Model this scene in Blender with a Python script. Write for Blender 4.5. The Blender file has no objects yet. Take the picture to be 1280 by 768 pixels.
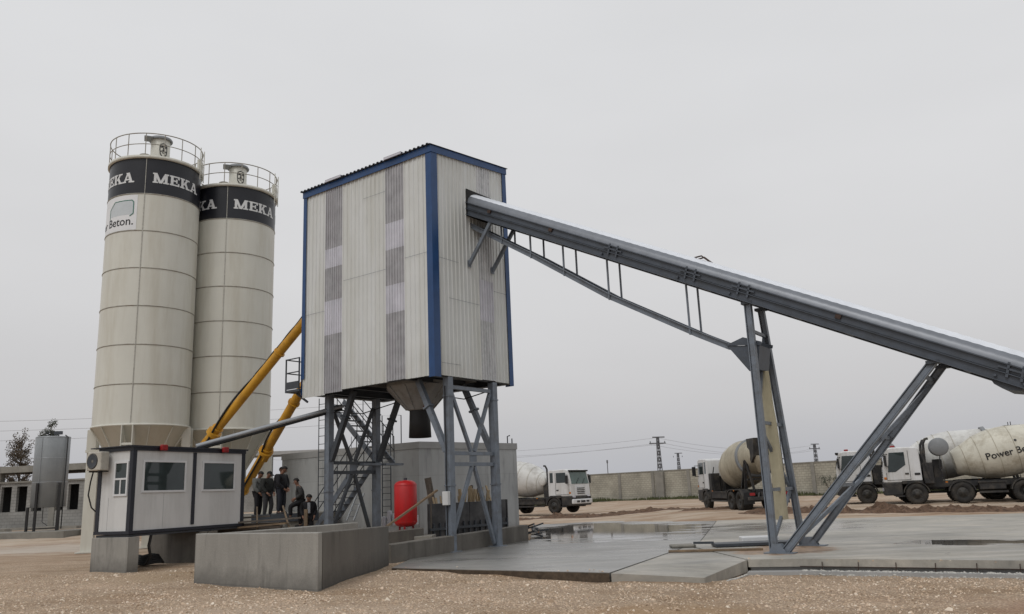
import bpy, bmesh, math, random
import numpy as np
from mathutils import Vector, Matrix, noise
R = math.radians
random.seed(7)
sc = bpy.context.scene
col = sc.collection
PI = math.pi

# ------------------------------------------------------------------ materials
MATS = {}
def mat(name, color, rough=.7, metal=0.0, var=.12, scale=3.0, bump=.0, bscale=40.0, dirt=None, dirt_amt=0.0, dscale=2.0, streak=False, spec=.4):
    """plain surface with tonal noise, optional dirt and bump"""
    m = bpy.data.materials.new(name); m.use_nodes = True
    nt = m.node_tree; N = nt.nodes; L = nt.links
    b = N['Principled BSDF']
    b.inputs['Roughness'].default_value = rough
    b.inputs['Metallic'].default_value = metal
    b.inputs['Specular IOR Level'].default_value = spec
    tc = N.new('ShaderNodeTexCoord'); mp = N.new('ShaderNodeMapping')
    L.new(tc.outputs['Object'], mp.inputs[0])
    n1 = N.new('ShaderNodeTexNoise'); n1.inputs['Scale'].default_value = scale; n1.inputs['Detail'].default_value = 6
    n1.inputs['Roughness'].default_value = .65
    L.new(mp.outputs[0], n1.inputs['Vector'])
    cr = N.new('ShaderNodeValToRGB')
    c = Vector(color)
    cr.color_ramp.elements[0].position = .3; cr.color_ramp.elements[1].position = .7
    cr.color_ramp.elements[0].color = (*(c*(1-var)), 1); cr.color_ramp.elements[1].color = (*[min(1, x) for x in c*(1+var)], 1)
    L.new(n1.outputs['Fac'], cr.inputs[0])
    out = cr.outputs[0]
    if dirt:
        n2 = N.new('ShaderNodeTexNoise'); n2.inputs['Scale'].default_value = dscale; n2.inputs['Detail'].default_value = 8
        n2.inputs['Roughness'].default_value = .7
        mp2 = N.new('ShaderNodeMapping'); L.new(tc.outputs['Object'], mp2.inputs[0])
        if streak: mp2.inputs['Scale'].default_value = (1, 1, .12)
        mp2.inputs['Location'].default_value = (3.1, 7.7, 1.3)
        L.new(mp2.outputs[0], n2.inputs['Vector'])
        r2 = N.new('ShaderNodeMapRange'); r2.inputs[1].default_value = .46; r2.inputs[2].default_value = .68
        r2.inputs[3].default_value = 0; r2.inputs[4].default_value = dirt_amt
        L.new(n2.outputs['Fac'], r2.inputs[0])
        mx = N.new('ShaderNodeMix'); mx.data_type = 'RGBA'
        L.new(r2.outputs[0], mx.inputs[0]); L.new(out, mx.inputs[6]); mx.inputs[7].default_value = (*dirt, 1)
        out = mx.outputs[2]
    L.new(out, b.inputs['Base Color'])
    if bump:
        n3 = N.new('ShaderNodeTexNoise'); n3.inputs['Scale'].default_value = bscale; n3.inputs['Detail'].default_value = 5
        L.new(mp.outputs[0], n3.inputs['Vector'])
        bp = N.new('ShaderNodeBump'); bp.inputs['Strength'].default_value = bump; bp.inputs['Distance'].default_value = .02
        L.new(n3.outputs['Fac'], bp.inputs['Height']); L.new(bp.outputs[0], b.inputs['Normal'])
    MATS[name] = m
    return m

silo_m = mat('silo_paint', (.60, .595, .535), .45, 0, .04, .5, .06, 3, dirt=(.45, .42, .34), dirt_amt=.6, dscale=1.2, streak=True)
silo_ring = mat('silo_ring', (.33, .32, .28), .5, 0, .15, 2, dirt=(.16, .10, .06), dirt_amt=.6, dscale=3)
seam_m = mat('silo_seam', (.42, .41, .37), .6, 0, .25, 9)
black_band = mat('band_black', (.012, .013, .018), .35, 0, .2, 2)
letter_w = mat('letter_white', (.62, .63, .63), .5, 0, .05, 3)
banner_w = mat('banner_white', (.70, .71, .72), .5, 0, .04, 2)
letter_b = mat('letter_black', (.02, .02, .022), .5, 0, .1, 3)
green_l = mat('logo_green', (.03, .15, .11), .5)
banner_g = mat('banner_grey', (.52, .56, .58), .5, 0, .05, 2)
clad_m = mat('cladding', (.60, .615, .605), .40, 0, .05, .9, .12, 2.2, dirt=(.46, .46, .41), dirt_amt=.6, dscale=.9, streak=True)
trans_l = mat('translucent_light', (.55, .55, .60), .3, 0, .10, 2.5, dirt=(.33, .33, .37), dirt_amt=.6, dscale=2, streak=True)
trans_d = mat('translucent_dark', (.35, .35, .365), .3, 0, .20, 2.5, dirt=(.32, .31, .33), dirt_amt=.6, dscale=2, streak=True)
blue_m = mat('trim_blue', (.015, .055, .160), .35, 0, .15, 1.5)
roof_m = mat('roof_sheet', (.10, .11, .13), .5, .3, .1)
steel = mat('steel_grey', (.155, .180, .215), .42, 0, .12, 3, dirt=(.09, .09, .09), dirt_amt=.6, dscale=4)
steel_d = mat('steel_dark', (.045, .052, .062), .5, 0, .2, 3)
belt_m = mat('belt_frame', (.070, .083, .104), .42, 0, .14, 3, dirt=(.05, .055, .06), dirt_amt=.6, dscale=3)
cover_m = mat('cover_sheet', (.66, .69, .74), .3, .0, .08, 2)
cover_d = mat('cover_side', (.17, .185, .21), .35, .2, .12, 3)
rust_m = mat('rust', (.055, .035, .028), .8, 0, .3, 8)
black_m = mat('black_plastic', (.015, .015, .016), .55, 0, .2)
rubber = mat('tyre_rubber', (.022, .021, .020), .85, 0, .2, 4, .3, 60, dirt=(.07, .06, .048), dirt_amt=.7, dscale=3)
chassis_m = mat('chassis_black', (.020, .020, .021), .6, 0, .3, 3, dirt=(.11, .095, .075), dirt_amt=.55, dscale=2.5)
rim_m = mat('rim', (.03, .03, .03), .6, .2, .3, 4, dirt=(.08, .07, .055), dirt_amt=.7, dscale=5)
cab_w = mat('cab_white', (.62, .63, .64), .3, 0, .05, 1.5, dirt=(.34, .31, .26), dirt_amt=.55, dscale=1.6, streak=True)
drum_m = mat('drum_cream', (.57, .55, .47), .55, 0, .1, 1.2, .15, 20, dirt=(.30, .26, .19), dirt_amt=.85, dscale=1.3)
drum_w = mat('drum_white', (.58, .58, .56), .5, 0, .1, 1.2, .1, 20, dirt=(.30, .28, .25), dirt_amt=.7, dscale=1.2)
drum_old = mat('drum_dirty', (.42, .385, .30), .7, 0, .15, 1.5, .2, 20, dirt=(.17, .145, .105), dirt_amt=.8, dscale=1.5, streak=True)
tank_gr = mat('water_tank_grey', (.20, .21, .22), .5, 0, .1)
yellow = mat('screw_yellow', (.58, .30, .028), .42, 0, .12, 2, dirt=(.22, .11, .03), dirt_amt=.6, dscale=2)
pipe_m = mat('galvanised_pipe', (.36, .38, .40), .35, .5, .1)
conc = mat('concrete', (.245, .24, .225), .85, 0, .14, 1.6, .35, 30, dirt=(.135, .13, .12), dirt_amt=.6, dscale=1.2, streak=True)
conc_l = mat('concrete_light', (.34, .34, .335), .85, 0, .09, .8, .2, 25, dirt=(.23, .235, .235), dirt_amt=.6, dscale=.8, streak=True)
conc_d = mat('concrete_dark', (.135, .125, .11), .8, 0, .18, 1.6, .35, 30, dirt=(.06, .055, .048), dirt_amt=.8, dscale=1.4, streak=True)
conc_old = mat('concrete_old', (.235, .225, .20), .9, 0, .15, .9, .3, 12, dirt=(.12, .115, .10), dirt_amt=.5, dscale=1)
opening_m = mat('dark_interior', (.02, .02, .02), .9)
cabin_m = mat('cabin_panel', (.60, .605, .60), .5, 0, .04, 1.0, dirt=(.33, .33, .32), dirt_amt=.45, dscale=1.2, streak=True)
cabin_t = mat('cabin_trim', (.020, .023, .032), .45, 0, .1)
frame_w = mat('window_frame_white', (.62, .63, .64), .35, 0, .03)
ac_m = mat('ac_casing', (.45, .43, .38), .5, 0, .08, 3, dirt=(.25, .22, .18), dirt_amt=.6)
red_m = mat('tank_red', (.46, .012, .014), .42, 0, .14, 2, dirt=(.22, .03, .025), dirt_amt=.6, dscale=3, streak=True)
red_d = mat('lamp_red', (.25, .010, .012), .35, 0, .08, 2)
wood = mat('timber', (.19, .135, .085), .85, 0, .25, 4, .3, 30, dirt=(.12, .10, .08), dirt_amt=.6, dscale=3)
wood_d = mat('timber_grey', (.11, .095, .08), .9, 0, .3, 4, .3, 30)
wood_l = mat('timber_fresh', (.36, .28, .18), .85, 0, .2, 5)
form_m = mat('formwork_black', (.022, .022, .025), .45, 0, .3, 1.5, dirt=(.12, .12, .12), dirt_amt=.7, dscale=.8)
canvas = mat('canvas_cream', (.46, .42, .30), .9, 0, .08, 5, .4, 14, dirt=(.33, .30, .20), dirt_amt=.6, dscale=1.5, streak=True)
galv = mat('tank_metal', (.24, .26, .275), .5, .1, .12, 1.2, dirt=(.33, .35, .36), dirt_amt=.5, dscale=1.3, streak=True)
stair_red = mat('stair_red', (.10, .035, .03), .8)
skin_m = mat('skin', (.23, .12, .08), .6)
hair_m = mat('hair', (.012, .010, .009), .7)
orange_mud = mat('orange_mud', (.28, .13, .05), .6, 0, .3, 6, .4, 30)
leaf_m = mat('leaves', (.06, .065, .045), .8, 0, .4, 6)
leaf_r = mat('leaves_brown', (.085, .062, .04), .8, 0, .4, 6)
bark_m = mat('bark', (.12, .10, .08), .9, 0, .3, 6, .5, 20)
weed_m = mat('weeds', (.075, .085, .035), .85, 0, .4, 2.5)
pylon_m = mat('pylon_steel_hazed', (.13, .13, .14), .7)  # steel lightened, distance haze mixed into the colour
wire_m = mat('wire', (.36, .36, .38), .7)
stone_m = mat('gravel_stone', (.42, .34, .265), .9, 0, .5, 9)

def glass(name, c, rough=.06):
    m = bpy.data.materials.new(name); m.use_nodes = True
    N = m.node_tree.nodes; L = m.node_tree.links; b = N['Principled BSDF']
    b.inputs['Roughness'].default_value = rough; b.inputs['Specular IOR Level'].default_value = .6
    tc = N.new('ShaderNodeTexCoord'); n = N.new('ShaderNodeTexNoise'); n.inputs['Scale'].default_value = 1.4
    L.new(tc.outputs['Object'], n.inputs['Vector'])
    cr = N.new('ShaderNodeValToRGB'); cr.color_ramp.elements[0].color = (*[x*.5 for x in c], 1); cr.color_ramp.elements[1].color = (*[x*1.7 for x in c], 1)
    L.new(n.outputs['Fac'], cr.inputs[0]); L.new(cr.outputs[0], b.inputs['Base Color'])
    return m
amber = mat('amber_lens', (.45, .14, .01), .3)
glass_m = glass('window_glass', (.030, .040, .040), .03)
glass_g = glass('windscreen_green', (.05, .085, .075), .12)

def block_mat(name, c1, c2, mortar):
    m = bpy.data.materials.new(name); m.use_nodes = True
    N = m.node_tree.nodes; L = m.node_tree.links; b = N['Principled BSDF']; b.inputs['Roughness'].default_value = .9
    tc = N.new('ShaderNodeTexCoord'); sp = N.new('ShaderNodeSeparateXYZ'); cb = N.new('ShaderNodeCombineXYZ')
    L.new(tc.outputs['Object'], sp.inputs[0]); L.new(sp.outputs[0], cb.inputs[0]); L.new(sp.outputs[2], cb.inputs[1])
    br = N.new('ShaderNodeTexBrick'); L.new(cb.outputs[0], br.inputs['Vector'])
    br.inputs['Scale'].default_value = 1; br.inputs['Brick Width'].default_value = .42; br.inputs['Row Height'].default_value = .215
    br.inputs['Mortar Size'].default_value = .018; br.inputs['Color1'].default_value = (*c1, 1); br.inputs['Color2'].default_value = (*c2, 1)
    br.inputs['Mortar'].default_value = (*mortar, 1); br.inputs['Bias'].default_value = -.1
    n = N.new('ShaderNodeTexNoise'); n.inputs['Scale'].default_value = .6; n.inputs['Detail'].default_value = 7
    L.new(tc.outputs['Object'], n.inputs['Vector'])
    mr = N.new('ShaderNodeMapRange'); mr.inputs[3].default_value = .72; mr.inputs[4].default_value = 1.22
    mr.inputs[1].default_value = .3; mr.inputs[2].default_value = .7
    L.new(n.outputs['Fac'], mr.inputs[0])
    mx = N.new('ShaderNodeMix'); mx.data_type = 'RGBA'; mx.blend_type = 'MULTIPLY'; mx.inputs[0].default_value = 1
    L.new(br.outputs['Color'], mx.inputs[6]); L.new(mr.outputs[0], mx.inputs[7]); L.new(mx.outputs[2], b.inputs['Base Color'])
    bp = N.new('ShaderNodeBump'); bp.inputs['Strength'].default_value = .6; bp.inputs['Distance'].default_value = .02; bp.invert = True
    L.new(br.outputs['Fac'], bp.inputs['Height']); L.new(bp.outputs[0], b.inputs['Normal'])
    return m
block_m = block_mat('concrete_blocks', (.36, .34, .28), (.31, .29, .24), (.23, .22, .185))
block_g = block_mat('grey_blocks', (.27, .265, .25), (.245, .24, .225), (.20, .195, .185))

# formwork-marked concrete for the big water basin
def form_mat(name, base):
    m = bpy.data.materials.new(name); m.use_nodes = True
    N = m.node_tree.nodes; L = m.node_tree.links; b = N['Principled BSDF']; b.inputs['Roughness'].default_value = .85
    tc = N.new('ShaderNodeTexCoord')
    sp = N.new('ShaderNodeSeparateXYZ'); L.new(tc.outputs['Object'], sp.inputs[0])
    ad = N.new('ShaderNodeMath'); ad.operation = 'ADD'; L.new(sp.outputs[0], ad.inputs[0]); L.new(sp.outputs[1], ad.inputs[1])
    cb = N.new('ShaderNodeCombineXYZ'); L.new(ad.outputs[0], cb.inputs[0]); L.new(sp.outputs[2], cb.inputs[1])
    br = N.new('ShaderNodeTexBrick'); L.new(cb.outputs[0], br.inputs['Vector']); br.offset = 0
    br.inputs['Scale'].default_value = 1; br.inputs['Brick Width'].default_value = 1.22; br.inputs['Row Height'].default_value = 2.44
    br.inputs['Mortar Size'].default_value = .012; br.inputs['Mortar Smooth'].default_value = .5
    c = Vector(base)
    br.inputs['Color1'].default_value = (*c, 1); br.inputs['Color2'].default_value = (*(c*.93), 1); br.inputs['Mortar'].default_value = (*(c*.80), 1)
    n = N.new('ShaderNodeTexNoise'); n.inputs['Scale'].default_value = 1.1; n.inputs['Detail'].default_value = 8; n.inputs['Roughness'].default_value = .7
    mp = N.new('ShaderNodeMapping'); mp.inputs['Scale'].default_value = (1, 1, .25); L.new(tc.outputs['Object'], mp.inputs[0]); L.new(mp.outputs[0], n.inputs['Vector'])
    mr = N.new('ShaderNodeMapRange'); mr.inputs[1].default_value = .3; mr.inputs[2].default_value = .75; mr.inputs[3].default_value = 1.12; mr.inputs[4].default_value = .74
    L.new(n.outputs['Fac'], mr.inputs[0])
    mx = N.new('ShaderNodeMix'); mx.data_type = 'RGBA'; mx.blend_type = 'MULTIPLY'; mx.inputs[0].default_value = 1
    L.new(br.outputs['Color'], mx.inputs[6]); L.new(mr.outputs[0], mx.inputs[7])
    ng = N.new('ShaderNodeTexNoise'); ng.inputs['Scale'].default_value = 3.5; ng.inputs['Detail'].default_value = 8; ng.inputs['Roughness'].default_value = .7; L.new(tc.outputs['Object'], ng.inputs['Vector'])
    a1 = N.new('ShaderNodeMath'); a1.operation = 'MULTIPLY_ADD'; L.new(ng.outputs['Fac'], a1.inputs[0]); a1.inputs[1].default_value = -.7; L.new(sp.outputs[2], a1.inputs[2])
    g1 = N.new('ShaderNodeMapRange'); g1.inputs[1].default_value = -.38; g1.inputs[2].default_value = .05; g1.inputs[3].default_value = .55; g1.inputs[4].default_value = 1; L.new(a1.outputs[0], g1.inputs[0])
    g2 = N.new('ShaderNodeMapRange'); g2.inputs[1].default_value = .56; g2.inputs[2].default_value = .72; g2.inputs[3].default_value = 1; g2.inputs[4].default_value = .72
    mp4 = N.new('ShaderNodeMapping'); mp4.inputs['Scale'].default_value = (1, 1, .18); mp4.inputs['Location'].default_value = (4, 2, 0); L.new(tc.outputs['Object'], mp4.inputs[0]); ng2 = N.new('ShaderNodeTexNoise'); ng2.inputs['Scale'].default_value = 4; ng2.inputs['Detail'].default_value = 6; L.new(mp4.outputs[0], ng2.inputs['Vector']); L.new(ng2.outputs['Fac'], g2.inputs[0])
    mm = N.new('ShaderNodeMath'); mm.operation = 'MULTIPLY'; L.new(g1.outputs[0], mm.inputs[0]); L.new(g2.outputs[0], mm.inputs[1])
    mx2 = N.new('ShaderNodeMix'); mx2.data_type = 'RGBA'; mx2.blend_type = 'MULTIPLY'; mx2.inputs[0].default_value = 1; L.new(mx.outputs[2], mx2.inputs[6]); L.new(mm.outputs[0], mx2.inputs[7]); L.new(mx2.outputs[2], b.inputs['Base Color'])
    n3 = N.new('ShaderNodeTexNoise'); n3.inputs['Scale'].default_value = 25; L.new(tc.outputs['Object'], n3.inputs['Vector'])
    bp = N.new('ShaderNodeBump'); bp.inputs['Strength'].default_value = .25; bp.inputs['Distance'].default_value = .02
    L.new(n3.outputs['Fac'], bp.inputs['Height']); L.new(bp.outputs[0], b.inputs['Normal'])
    return m
basin_m = form_mat('basin_concrete', (.40, .41, .41))
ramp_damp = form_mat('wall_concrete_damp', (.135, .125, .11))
ramp_m = form_mat('wall_concrete', (.30, .29, .265))

# ------------------------------------------------------------------ mesh builder
class MB:
    def __init__(s): s.v = []; s.f = []; s.sm = []
    def add(s, vs, fs, smooth=False):
        o = len(s.v); s.v += [tuple(v) for v in vs]
        s.f += [tuple(i+o for i in f) for f in fs]; s.sm += [smooth]*len(fs); return s
    def box(s, x0, x1, y0, y1, z0, z1, M=None):
        vs = [Vector((x, y, z)) for z in (z0, z1) for y in (y0, y1) for x in (x0, x1)]
        if M: vs = [M @ v for v in vs]
        return s.add(vs, [(0, 2, 3, 1), (4, 5, 7, 6), (0, 1, 5, 4), (2, 6, 7, 3), (0, 4, 6, 2), (1, 3, 7, 5)])
    def bevbox(s, x0, x1, y0, y1, z0, z1, b=.02, M=None):
        bm = bmesh.new(); bmesh.ops.create_cube(bm, size=1)
        for v in bm.verts: v.co = Vector(((x0+x1)/2+v.co.x*(x1-x0), (y0+y1)/2+v.co.y*(y1-y0), (z0+z1)/2+v.co.z*(z1-z0)))
        bmesh.ops.bevel(bm, geom=list(bm.edges), offset=b, segments=2, affect='EDGES', profile=.5)
        return s.frombm(bm, M)
    def frombm(s, bm, M=None, smooth=False):
        bm.verts.index_update(); bm.verts.ensure_lookup_table()
        vs = [(M @ v.co if M else v.co.copy()) for v in bm.verts]
        s.add(vs, [tuple(v.index for v in f.verts) for f in bm.faces], smooth); bm.free(); return s
    def bar(s, p, q, w, h=None, up=(0, 0, 1)):
        """rectangular bar between two points"""
        h = h or w; p = Vector(p); q = Vector(q); d = (q-p).normalized(); u = Vector(up)
        if abs(d.dot(u)) > .97: u = Vector((1, 0, 0))
        r = d.cross(u).normalized(); u = r.cross(d).normalized()
        vs = [c + r*a*w/2 + u*b*h/2 for c in (p, q) for a, b in ((-1, -1), (1, -1), (1, 1), (-1, 1))]
        return s.add(vs, [(0, 3, 2, 1), (4, 5, 6, 7), (0, 1, 5, 4), (1, 2, 6, 5), (2, 3, 7, 6), (3, 0, 4, 7)])
    def ibeam(s, p, q, w, h, t=.02, up=(0, 0, 1)):
        p = Vector(p); q = Vector(q); d = (q-p).normalized(); u = Vector(up)
        if abs(d.dot(u)) > .97: u = Vector((1, 0, 0))
        r = d.cross(u).normalized(); u = r.cross(d).normalized()
        s.bar(p+u*(h/2-t/2), q+u*(h/2-t/2), w, t, u); s.bar(p-u*(h/2-t/2), q-u*(h/2-t/2), w, t, u)
        return s.bar(p, q, t*.8, h-2*t-.001, u)
    def tube(s, pts, r, n=10, cap=True, smooth=True):
        pts = [Vector(p) for p in pts]; rs = r if isinstance(r, (list, tuple)) else [r]*len(pts)
        rings = []; prev = None
        for i, p in enumerate(pts):
            d = (pts[min(i+1, len(pts)-1)]-pts[max(i-1, 0)]).normalized()
            if prev is None:
                u = Vector((0, 0, 1)) if abs(d.z) < .95 else Vector((1, 0, 0))
                a = d.cross(u).normalized()
            else: a = (prev - d*prev.dot(d)).normalized()
            prev = a; b = d.cross(a)
            rings.append([p + (a*math.cos(t)+b*math.sin(t))*rs[i] for t in [2*PI*k/n for k in range(n)]])
        vs = [v for ring in rings for v in ring]; fs = []
        for i in range(len(pts)-1):
            for k in range(n): fs.append((i*n+k, i*n+(k+1) % n, (i+1)*n+(k+1) % n, (i+1)*n+k))
        s.add(vs, fs, smooth)
        if cap: s.add(rings[0], [tuple(range(n))[::-1]]); s.add(rings[-1], [tuple(range(n))])
        return s
    def lathe(s, prof, n=32, M=None, smooth=True, a0=0, a1=2*PI):
        """prof: (r, z) list about z"""
        full = abs(a1-a0-2*PI) < 1e-6; m = n if full else n+1; vs = []
        for r, z in prof:
            for k in range(m):
                t = a0+(a1-a0)*k/n; v = Vector((r*math.cos(t), r*math.sin(t), z)); vs.append(M @ v if M else v)
        fs = []
        for i in range(len(prof)-1):
            for k in range(n): fs.append((i*m+k, i*m+(k+1) % m, (i+1)*m+(k+1) % m, (i+1)*m+k))
        return s.add(vs, fs, smooth)
    def ring(s, R_, r, z, n=48, c=(0, 0), m=6):
        pts = [Vector((c[0]+R_*math.cos(2*PI*k/n), c[1]+R_*math.sin(2*PI*k/n), z)) for k in range(n)]
        vs = []; 
        for k in range(n):
            t = 2*PI*k/n; o = Vector((math.cos(t), math.sin(t), 0))
            for j in range(m): q = 2*PI*j/m; vs.append(pts[k]+o*r*math.cos(q)+Vector((0, 0, r*math.sin(q))))
        fs = [(k*m+j, ((k+1) % n)*m+j, ((k+1) % n)*m+(j+1) % m, k*m+(j+1) % m) for k in range(n) for j in range(m)]
        return s.add(vs, fs, True)
    def prism(s, poly, y0, y1, M=None, axis='y'):
        """extrude a 2D polygon: axis y -> points are (x,z); axis z -> (x,y); axis x -> (y,z)"""
        def P(a, b, t):
            v = Vector((a, t, b)) if axis == 'y' else Vector((a, b, t)) if axis == 'z' else Vector((t, a, b))
            return M @ v if M else v
        n = len(poly); vs = [P(a, b, y0) for a, b in poly]+[P(a, b, y1) for a, b in poly]
        return s.add(vs, [tuple(range(n)), tuple(range(n, 2*n))[::-1]]+[(i, i+n, (i+1) % n+n, (i+1) % n) for i in range(n)])
    def build(s, name, m, parent=None, bevel=0, fix=True):
        me = bpy.data.meshes.new(name); me.from_pydata(s.v, [], s.f)
        me.polygons.foreach_set('use_smooth', s.sm)
        if fix:
            bm = bmesh.new(); bm.from_mesh(me); bmesh.ops.recalc_face_normals(bm, faces=bm.faces); bm.to_mesh(me); bm.free()
        me.materials.append(m); me.update()
        o = bpy.data.objects.new(name, me); col.objects.link(o)
        if parent: o.parent = parent
        return o

def tag(o, label=None, cat=None, group=None, kind=None):
    if label: o['label'] = label
    if cat: o['category'] = cat
    if group: o['group'] = group
    if kind: o['kind'] = kind
    return o
def thing(name, label, cat, loc=(0, 0, 0), rz=0, group=None):
    o = bpy.data.objects.new(name, None); o.empty_display_size = .2; col.objects.link(o)
    o.location = loc; o.rotation_euler = (0, 0, rz); return tag(o, label, cat, group)
def copy_tree(o, parent=None):
    c = o.copy(); col.objects.link(c)
    if parent: c.parent = parent
    for ch in list(o.children): copy_tree(ch, c)
    return c

# ------------------------------------------------------------------ terrain
def sstep(a, b, x):
    t = max(0, min(1, (x-a)/(b-a))); return t*t*(3-2*t)
def gz(x, y):
    near = -.0-.13*sstep(-3.0, 1.5, x)-.13*sstep(1.8, 4.5, x)
    k = sstep(25, 34, y)
    far = -.10 + .10*sstep(34, 44, y) + .30*sstep(4, 10, x)*sstep(36, 43, y)
    far_left = .0 + .45*sstep(-14, -22, x)*sstep(36, 50, y)
    kl = sstep(-5, -8, x)
    far = far*(1-kl)+far_left*kl
    z = near*(1-k)+far*k
    return z
def gzn(x, y):
    a = .035*noise.noise(Vector((x*.35, y*.35, 0)))+.04*noise.noise(Vector((x*1.1, y*1.1, 5)))+.16*math.exp(-((x+8.5)**2/1.6+(y-20.6)**2/.5))
    f = 1 if y < 60 else 1.4
    return gz(x, y)+a*f - .035

def axis_vals(lo, hi, d, outs):
    v = [lo+i*d for i in range(int((hi-lo)/d)+1)]
    return [-o for o in reversed(outs) if -o < lo]+v+[o for o in outs if o > hi]
xs = axis_vals(-34, 34, .5, [40, 50, 65, 90, 130, 200, 400, 900, 2500])
ys = [-60, -30, -12, 0, 4]+[6+.4*i for i in range(140)]+[64, 68, 74, 82, 92, 105, 125, 160, 220, 350, 700, 1500, 4000]
mb = MB(); vs = [(x, y, gzn(x, y)) for y in ys for x in xs]; nx = len(xs)
mb.add(vs, [(j*nx+i, j*nx+i+1, (j+1)*nx+i+1, (j+1)*nx+i) for j in range(len(ys)-1) for i in range(nx-1)], True)

gm = bpy.data.materials.new('gravel_ground'); gm.use_nodes = True
N = gm.node_tree.nodes; L = gm.node_tree.links; b = N['Principled BSDF']; b.inputs['Roughness'].default_value = .95; b.inputs['Specular IOR Level'].default_value = .15
tc = N.new('ShaderNodeTexCoord')
def nz(scale, detail=6, rough=.6, src=None, mscale=None):
    n = N.new('ShaderNodeTexNoise'); n.inputs['Scale'].default_value = scale; n.inputs['Detail'].default_value = detail; n.inputs['Roughness'].default_value = rough
    if mscale:
        mp = N.new('ShaderNodeMapping'); mp.inputs['Scale'].default_value = mscale; L.new(tc.outputs['Object'], mp.inputs[0]); L.new(mp.outputs[0], n.inputs['Vector'])
    else: L.new(tc.outputs['Object'], n.inputs['Vector'])
    return n.outputs['Fac']
def ramp(src, stops):
    r = N.new('ShaderNodeValToRGB'); e = r.color_ramp.elements
    e[0].position, e[0].color = stops[0][0], (*stops[0][1], 1); e[1].position, e[1].color = stops[-1][0], (*stops[-1][1], 1)
    for p, c in stops[1:-1]: q = e.new(p); q.color = (*c, 1)
    L.new(src, r.inputs[0]); return r.outputs[0]
def mixc(f, a, c, mode='MIX'):
    m = N.new('ShaderNodeMix'); m.data_type = 'RGBA'; m.blend_type = mode
    if isinstance(f, (int, float)): m.inputs[0].default_value = f
    else: L.new(f, m.inputs[0])
    for i, s in ((6, a), (7, c)):
        if isinstance(s, tuple): m.inputs[i].default_value = (*s, 1)
        else: L.new(s, m.inputs[i])
    return m.outputs[2]
def mrange(src, a, b_, c=0, d=1):
    m = N.new('ShaderNodeMapRange'); L.new(src, m.inputs[0])
    for i, v in enumerate((a, b_, c, d)): m.inputs[i+1].default_value = v
    return m.outputs[0]
def gauss(cx, cy, rx, ry, ang=0):
    mp = N.new('ShaderNodeMapping'); mp.vector_type = 'TEXTURE'; mp.inputs['Location'].default_value = (cx, cy, 0); mp.inputs['Rotation'].default_value = (0, 0, ang); mp.inputs['Scale'].default_value = (rx, ry, 1e4)
    L.new(tc.outputs['Object'], mp.inputs[0]); g = N.new('ShaderNodeTexGradient'); g.gradient_type = 'SPHERICAL'; L.new(mp.outputs[0], g.inputs[0]); return g.outputs['Fac']
def madd(a, c, op='ADD'):
    m = N.new('ShaderNodeMath'); m.operation = op
    for i, s in enumerate((a, c)):
        if isinstance(s, (int, float)): m.inputs[i].default_value = s
        else: L.new(s, m.inputs[i])
    return m.outputs[0]
vo = N.new('ShaderNodeTexVoronoi'); vo.inputs['Scale'].default_value = 26; L.new(tc.outputs['Object'], vo.inputs['Vector'])
sepc = N.new('ShaderNodeSeparateColor'); L.new(vo.outputs['Color'], sepc.inputs[0])
stone = ramp(sepc.outputs[0], [(0, (.34, .24, .155)), (.45, (.54, .405, .285)), (.8, (.63, .50, .37)), (1, (.72, .63, .51))])
stone = mixc(mrange(vo.outputs['Distance'], .25, .7), stone, (.13, .095, .07))
big = ramp(nz(.45, 8, .65), [(.3, (.78, .68, .56)), (.48, (1.05, 1.02, .98)), (.72, (1.28, 1.22, 1.18))])
near_c = mixc(1.0, mixc(.35, stone, (.53, .43, .335)), big, 'MULTIPLY')
dirt = ramp(nz(.28, 9, .7, None, (.5, 1.6, 1)), [(.28, (.20, .12, .075)), (.42, (.36, .26, .185)), (.55, (.47, .38, .295)), (.72, (.55, .49, .41))])
sp = N.new('ShaderNodeSeparateXYZ'); L.new(tc.outputs['Object'], sp.inputs[0])
far_f = mrange(sp.outputs[1], 24, 36)
full = mixc(far_f, near_c, dirt)
full = mixc(mrange(nz(.22, 5, .6), .58, .72, 0, .55), full, (.25, .15, .085))
wv = N.new('ShaderNodeTexWave'); wv.wave_type = 'BANDS'; wv.bands_direction = 'Y'; wv.inputs['Scale'].default_value = .16; wv.inputs['Distortion'].default_value = 5; wv.inputs['Detail'].default_value = 2; wv.inputs['Detail Scale'].default_value = .35
mpw_ = N.new('ShaderNodeMapping'); mpw_.inputs['Rotation'].default_value = (0, 0, .25); mpw_.inputs['Scale'].default_value = (.35, 1, 1); L.new(tc.outputs['Object'], mpw_.inputs[0]); L.new(mpw_.outputs[0], wv.inputs['Vector'])
trk = madd(mrange(wv.outputs['Fac'], .80, .97), mrange(nz(.33, 5, .6), .42, .6, 0, .55), 'MULTIPLY')
full = mixc(trk, full, (.27, .19, .125))
for (gx, gy, grx, gry, gc) in ((2.0, 12.2, 4.5, 2.2, (.36, .235, .125)), (8.5, 12.6, 3.2, 1.6, (.33, .20, .14)), (-4.5, 13.2, 5, 1.8, (.50, .40, .31)), (-8.6, 20.3, 2.6, 1.8, (.36, .27, .18)), (-21, 38, 9, 5, (.52, .48, .43))):
    full = mixc(mrange(madd(gauss(gx, gy, grx, gry), madd(madd(nz(1.3, 7, .7), .5, 'SUBTRACT'), 1.3, 'MULTIPLY')), .2, .75, 0, .6), full, gc)
grassf = mrange(sp.outputs[1], 110, 170)
full = mixc(grassf, full, (.16, .14, .10))
L.new(full, b.inputs['Base Color'])
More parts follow.
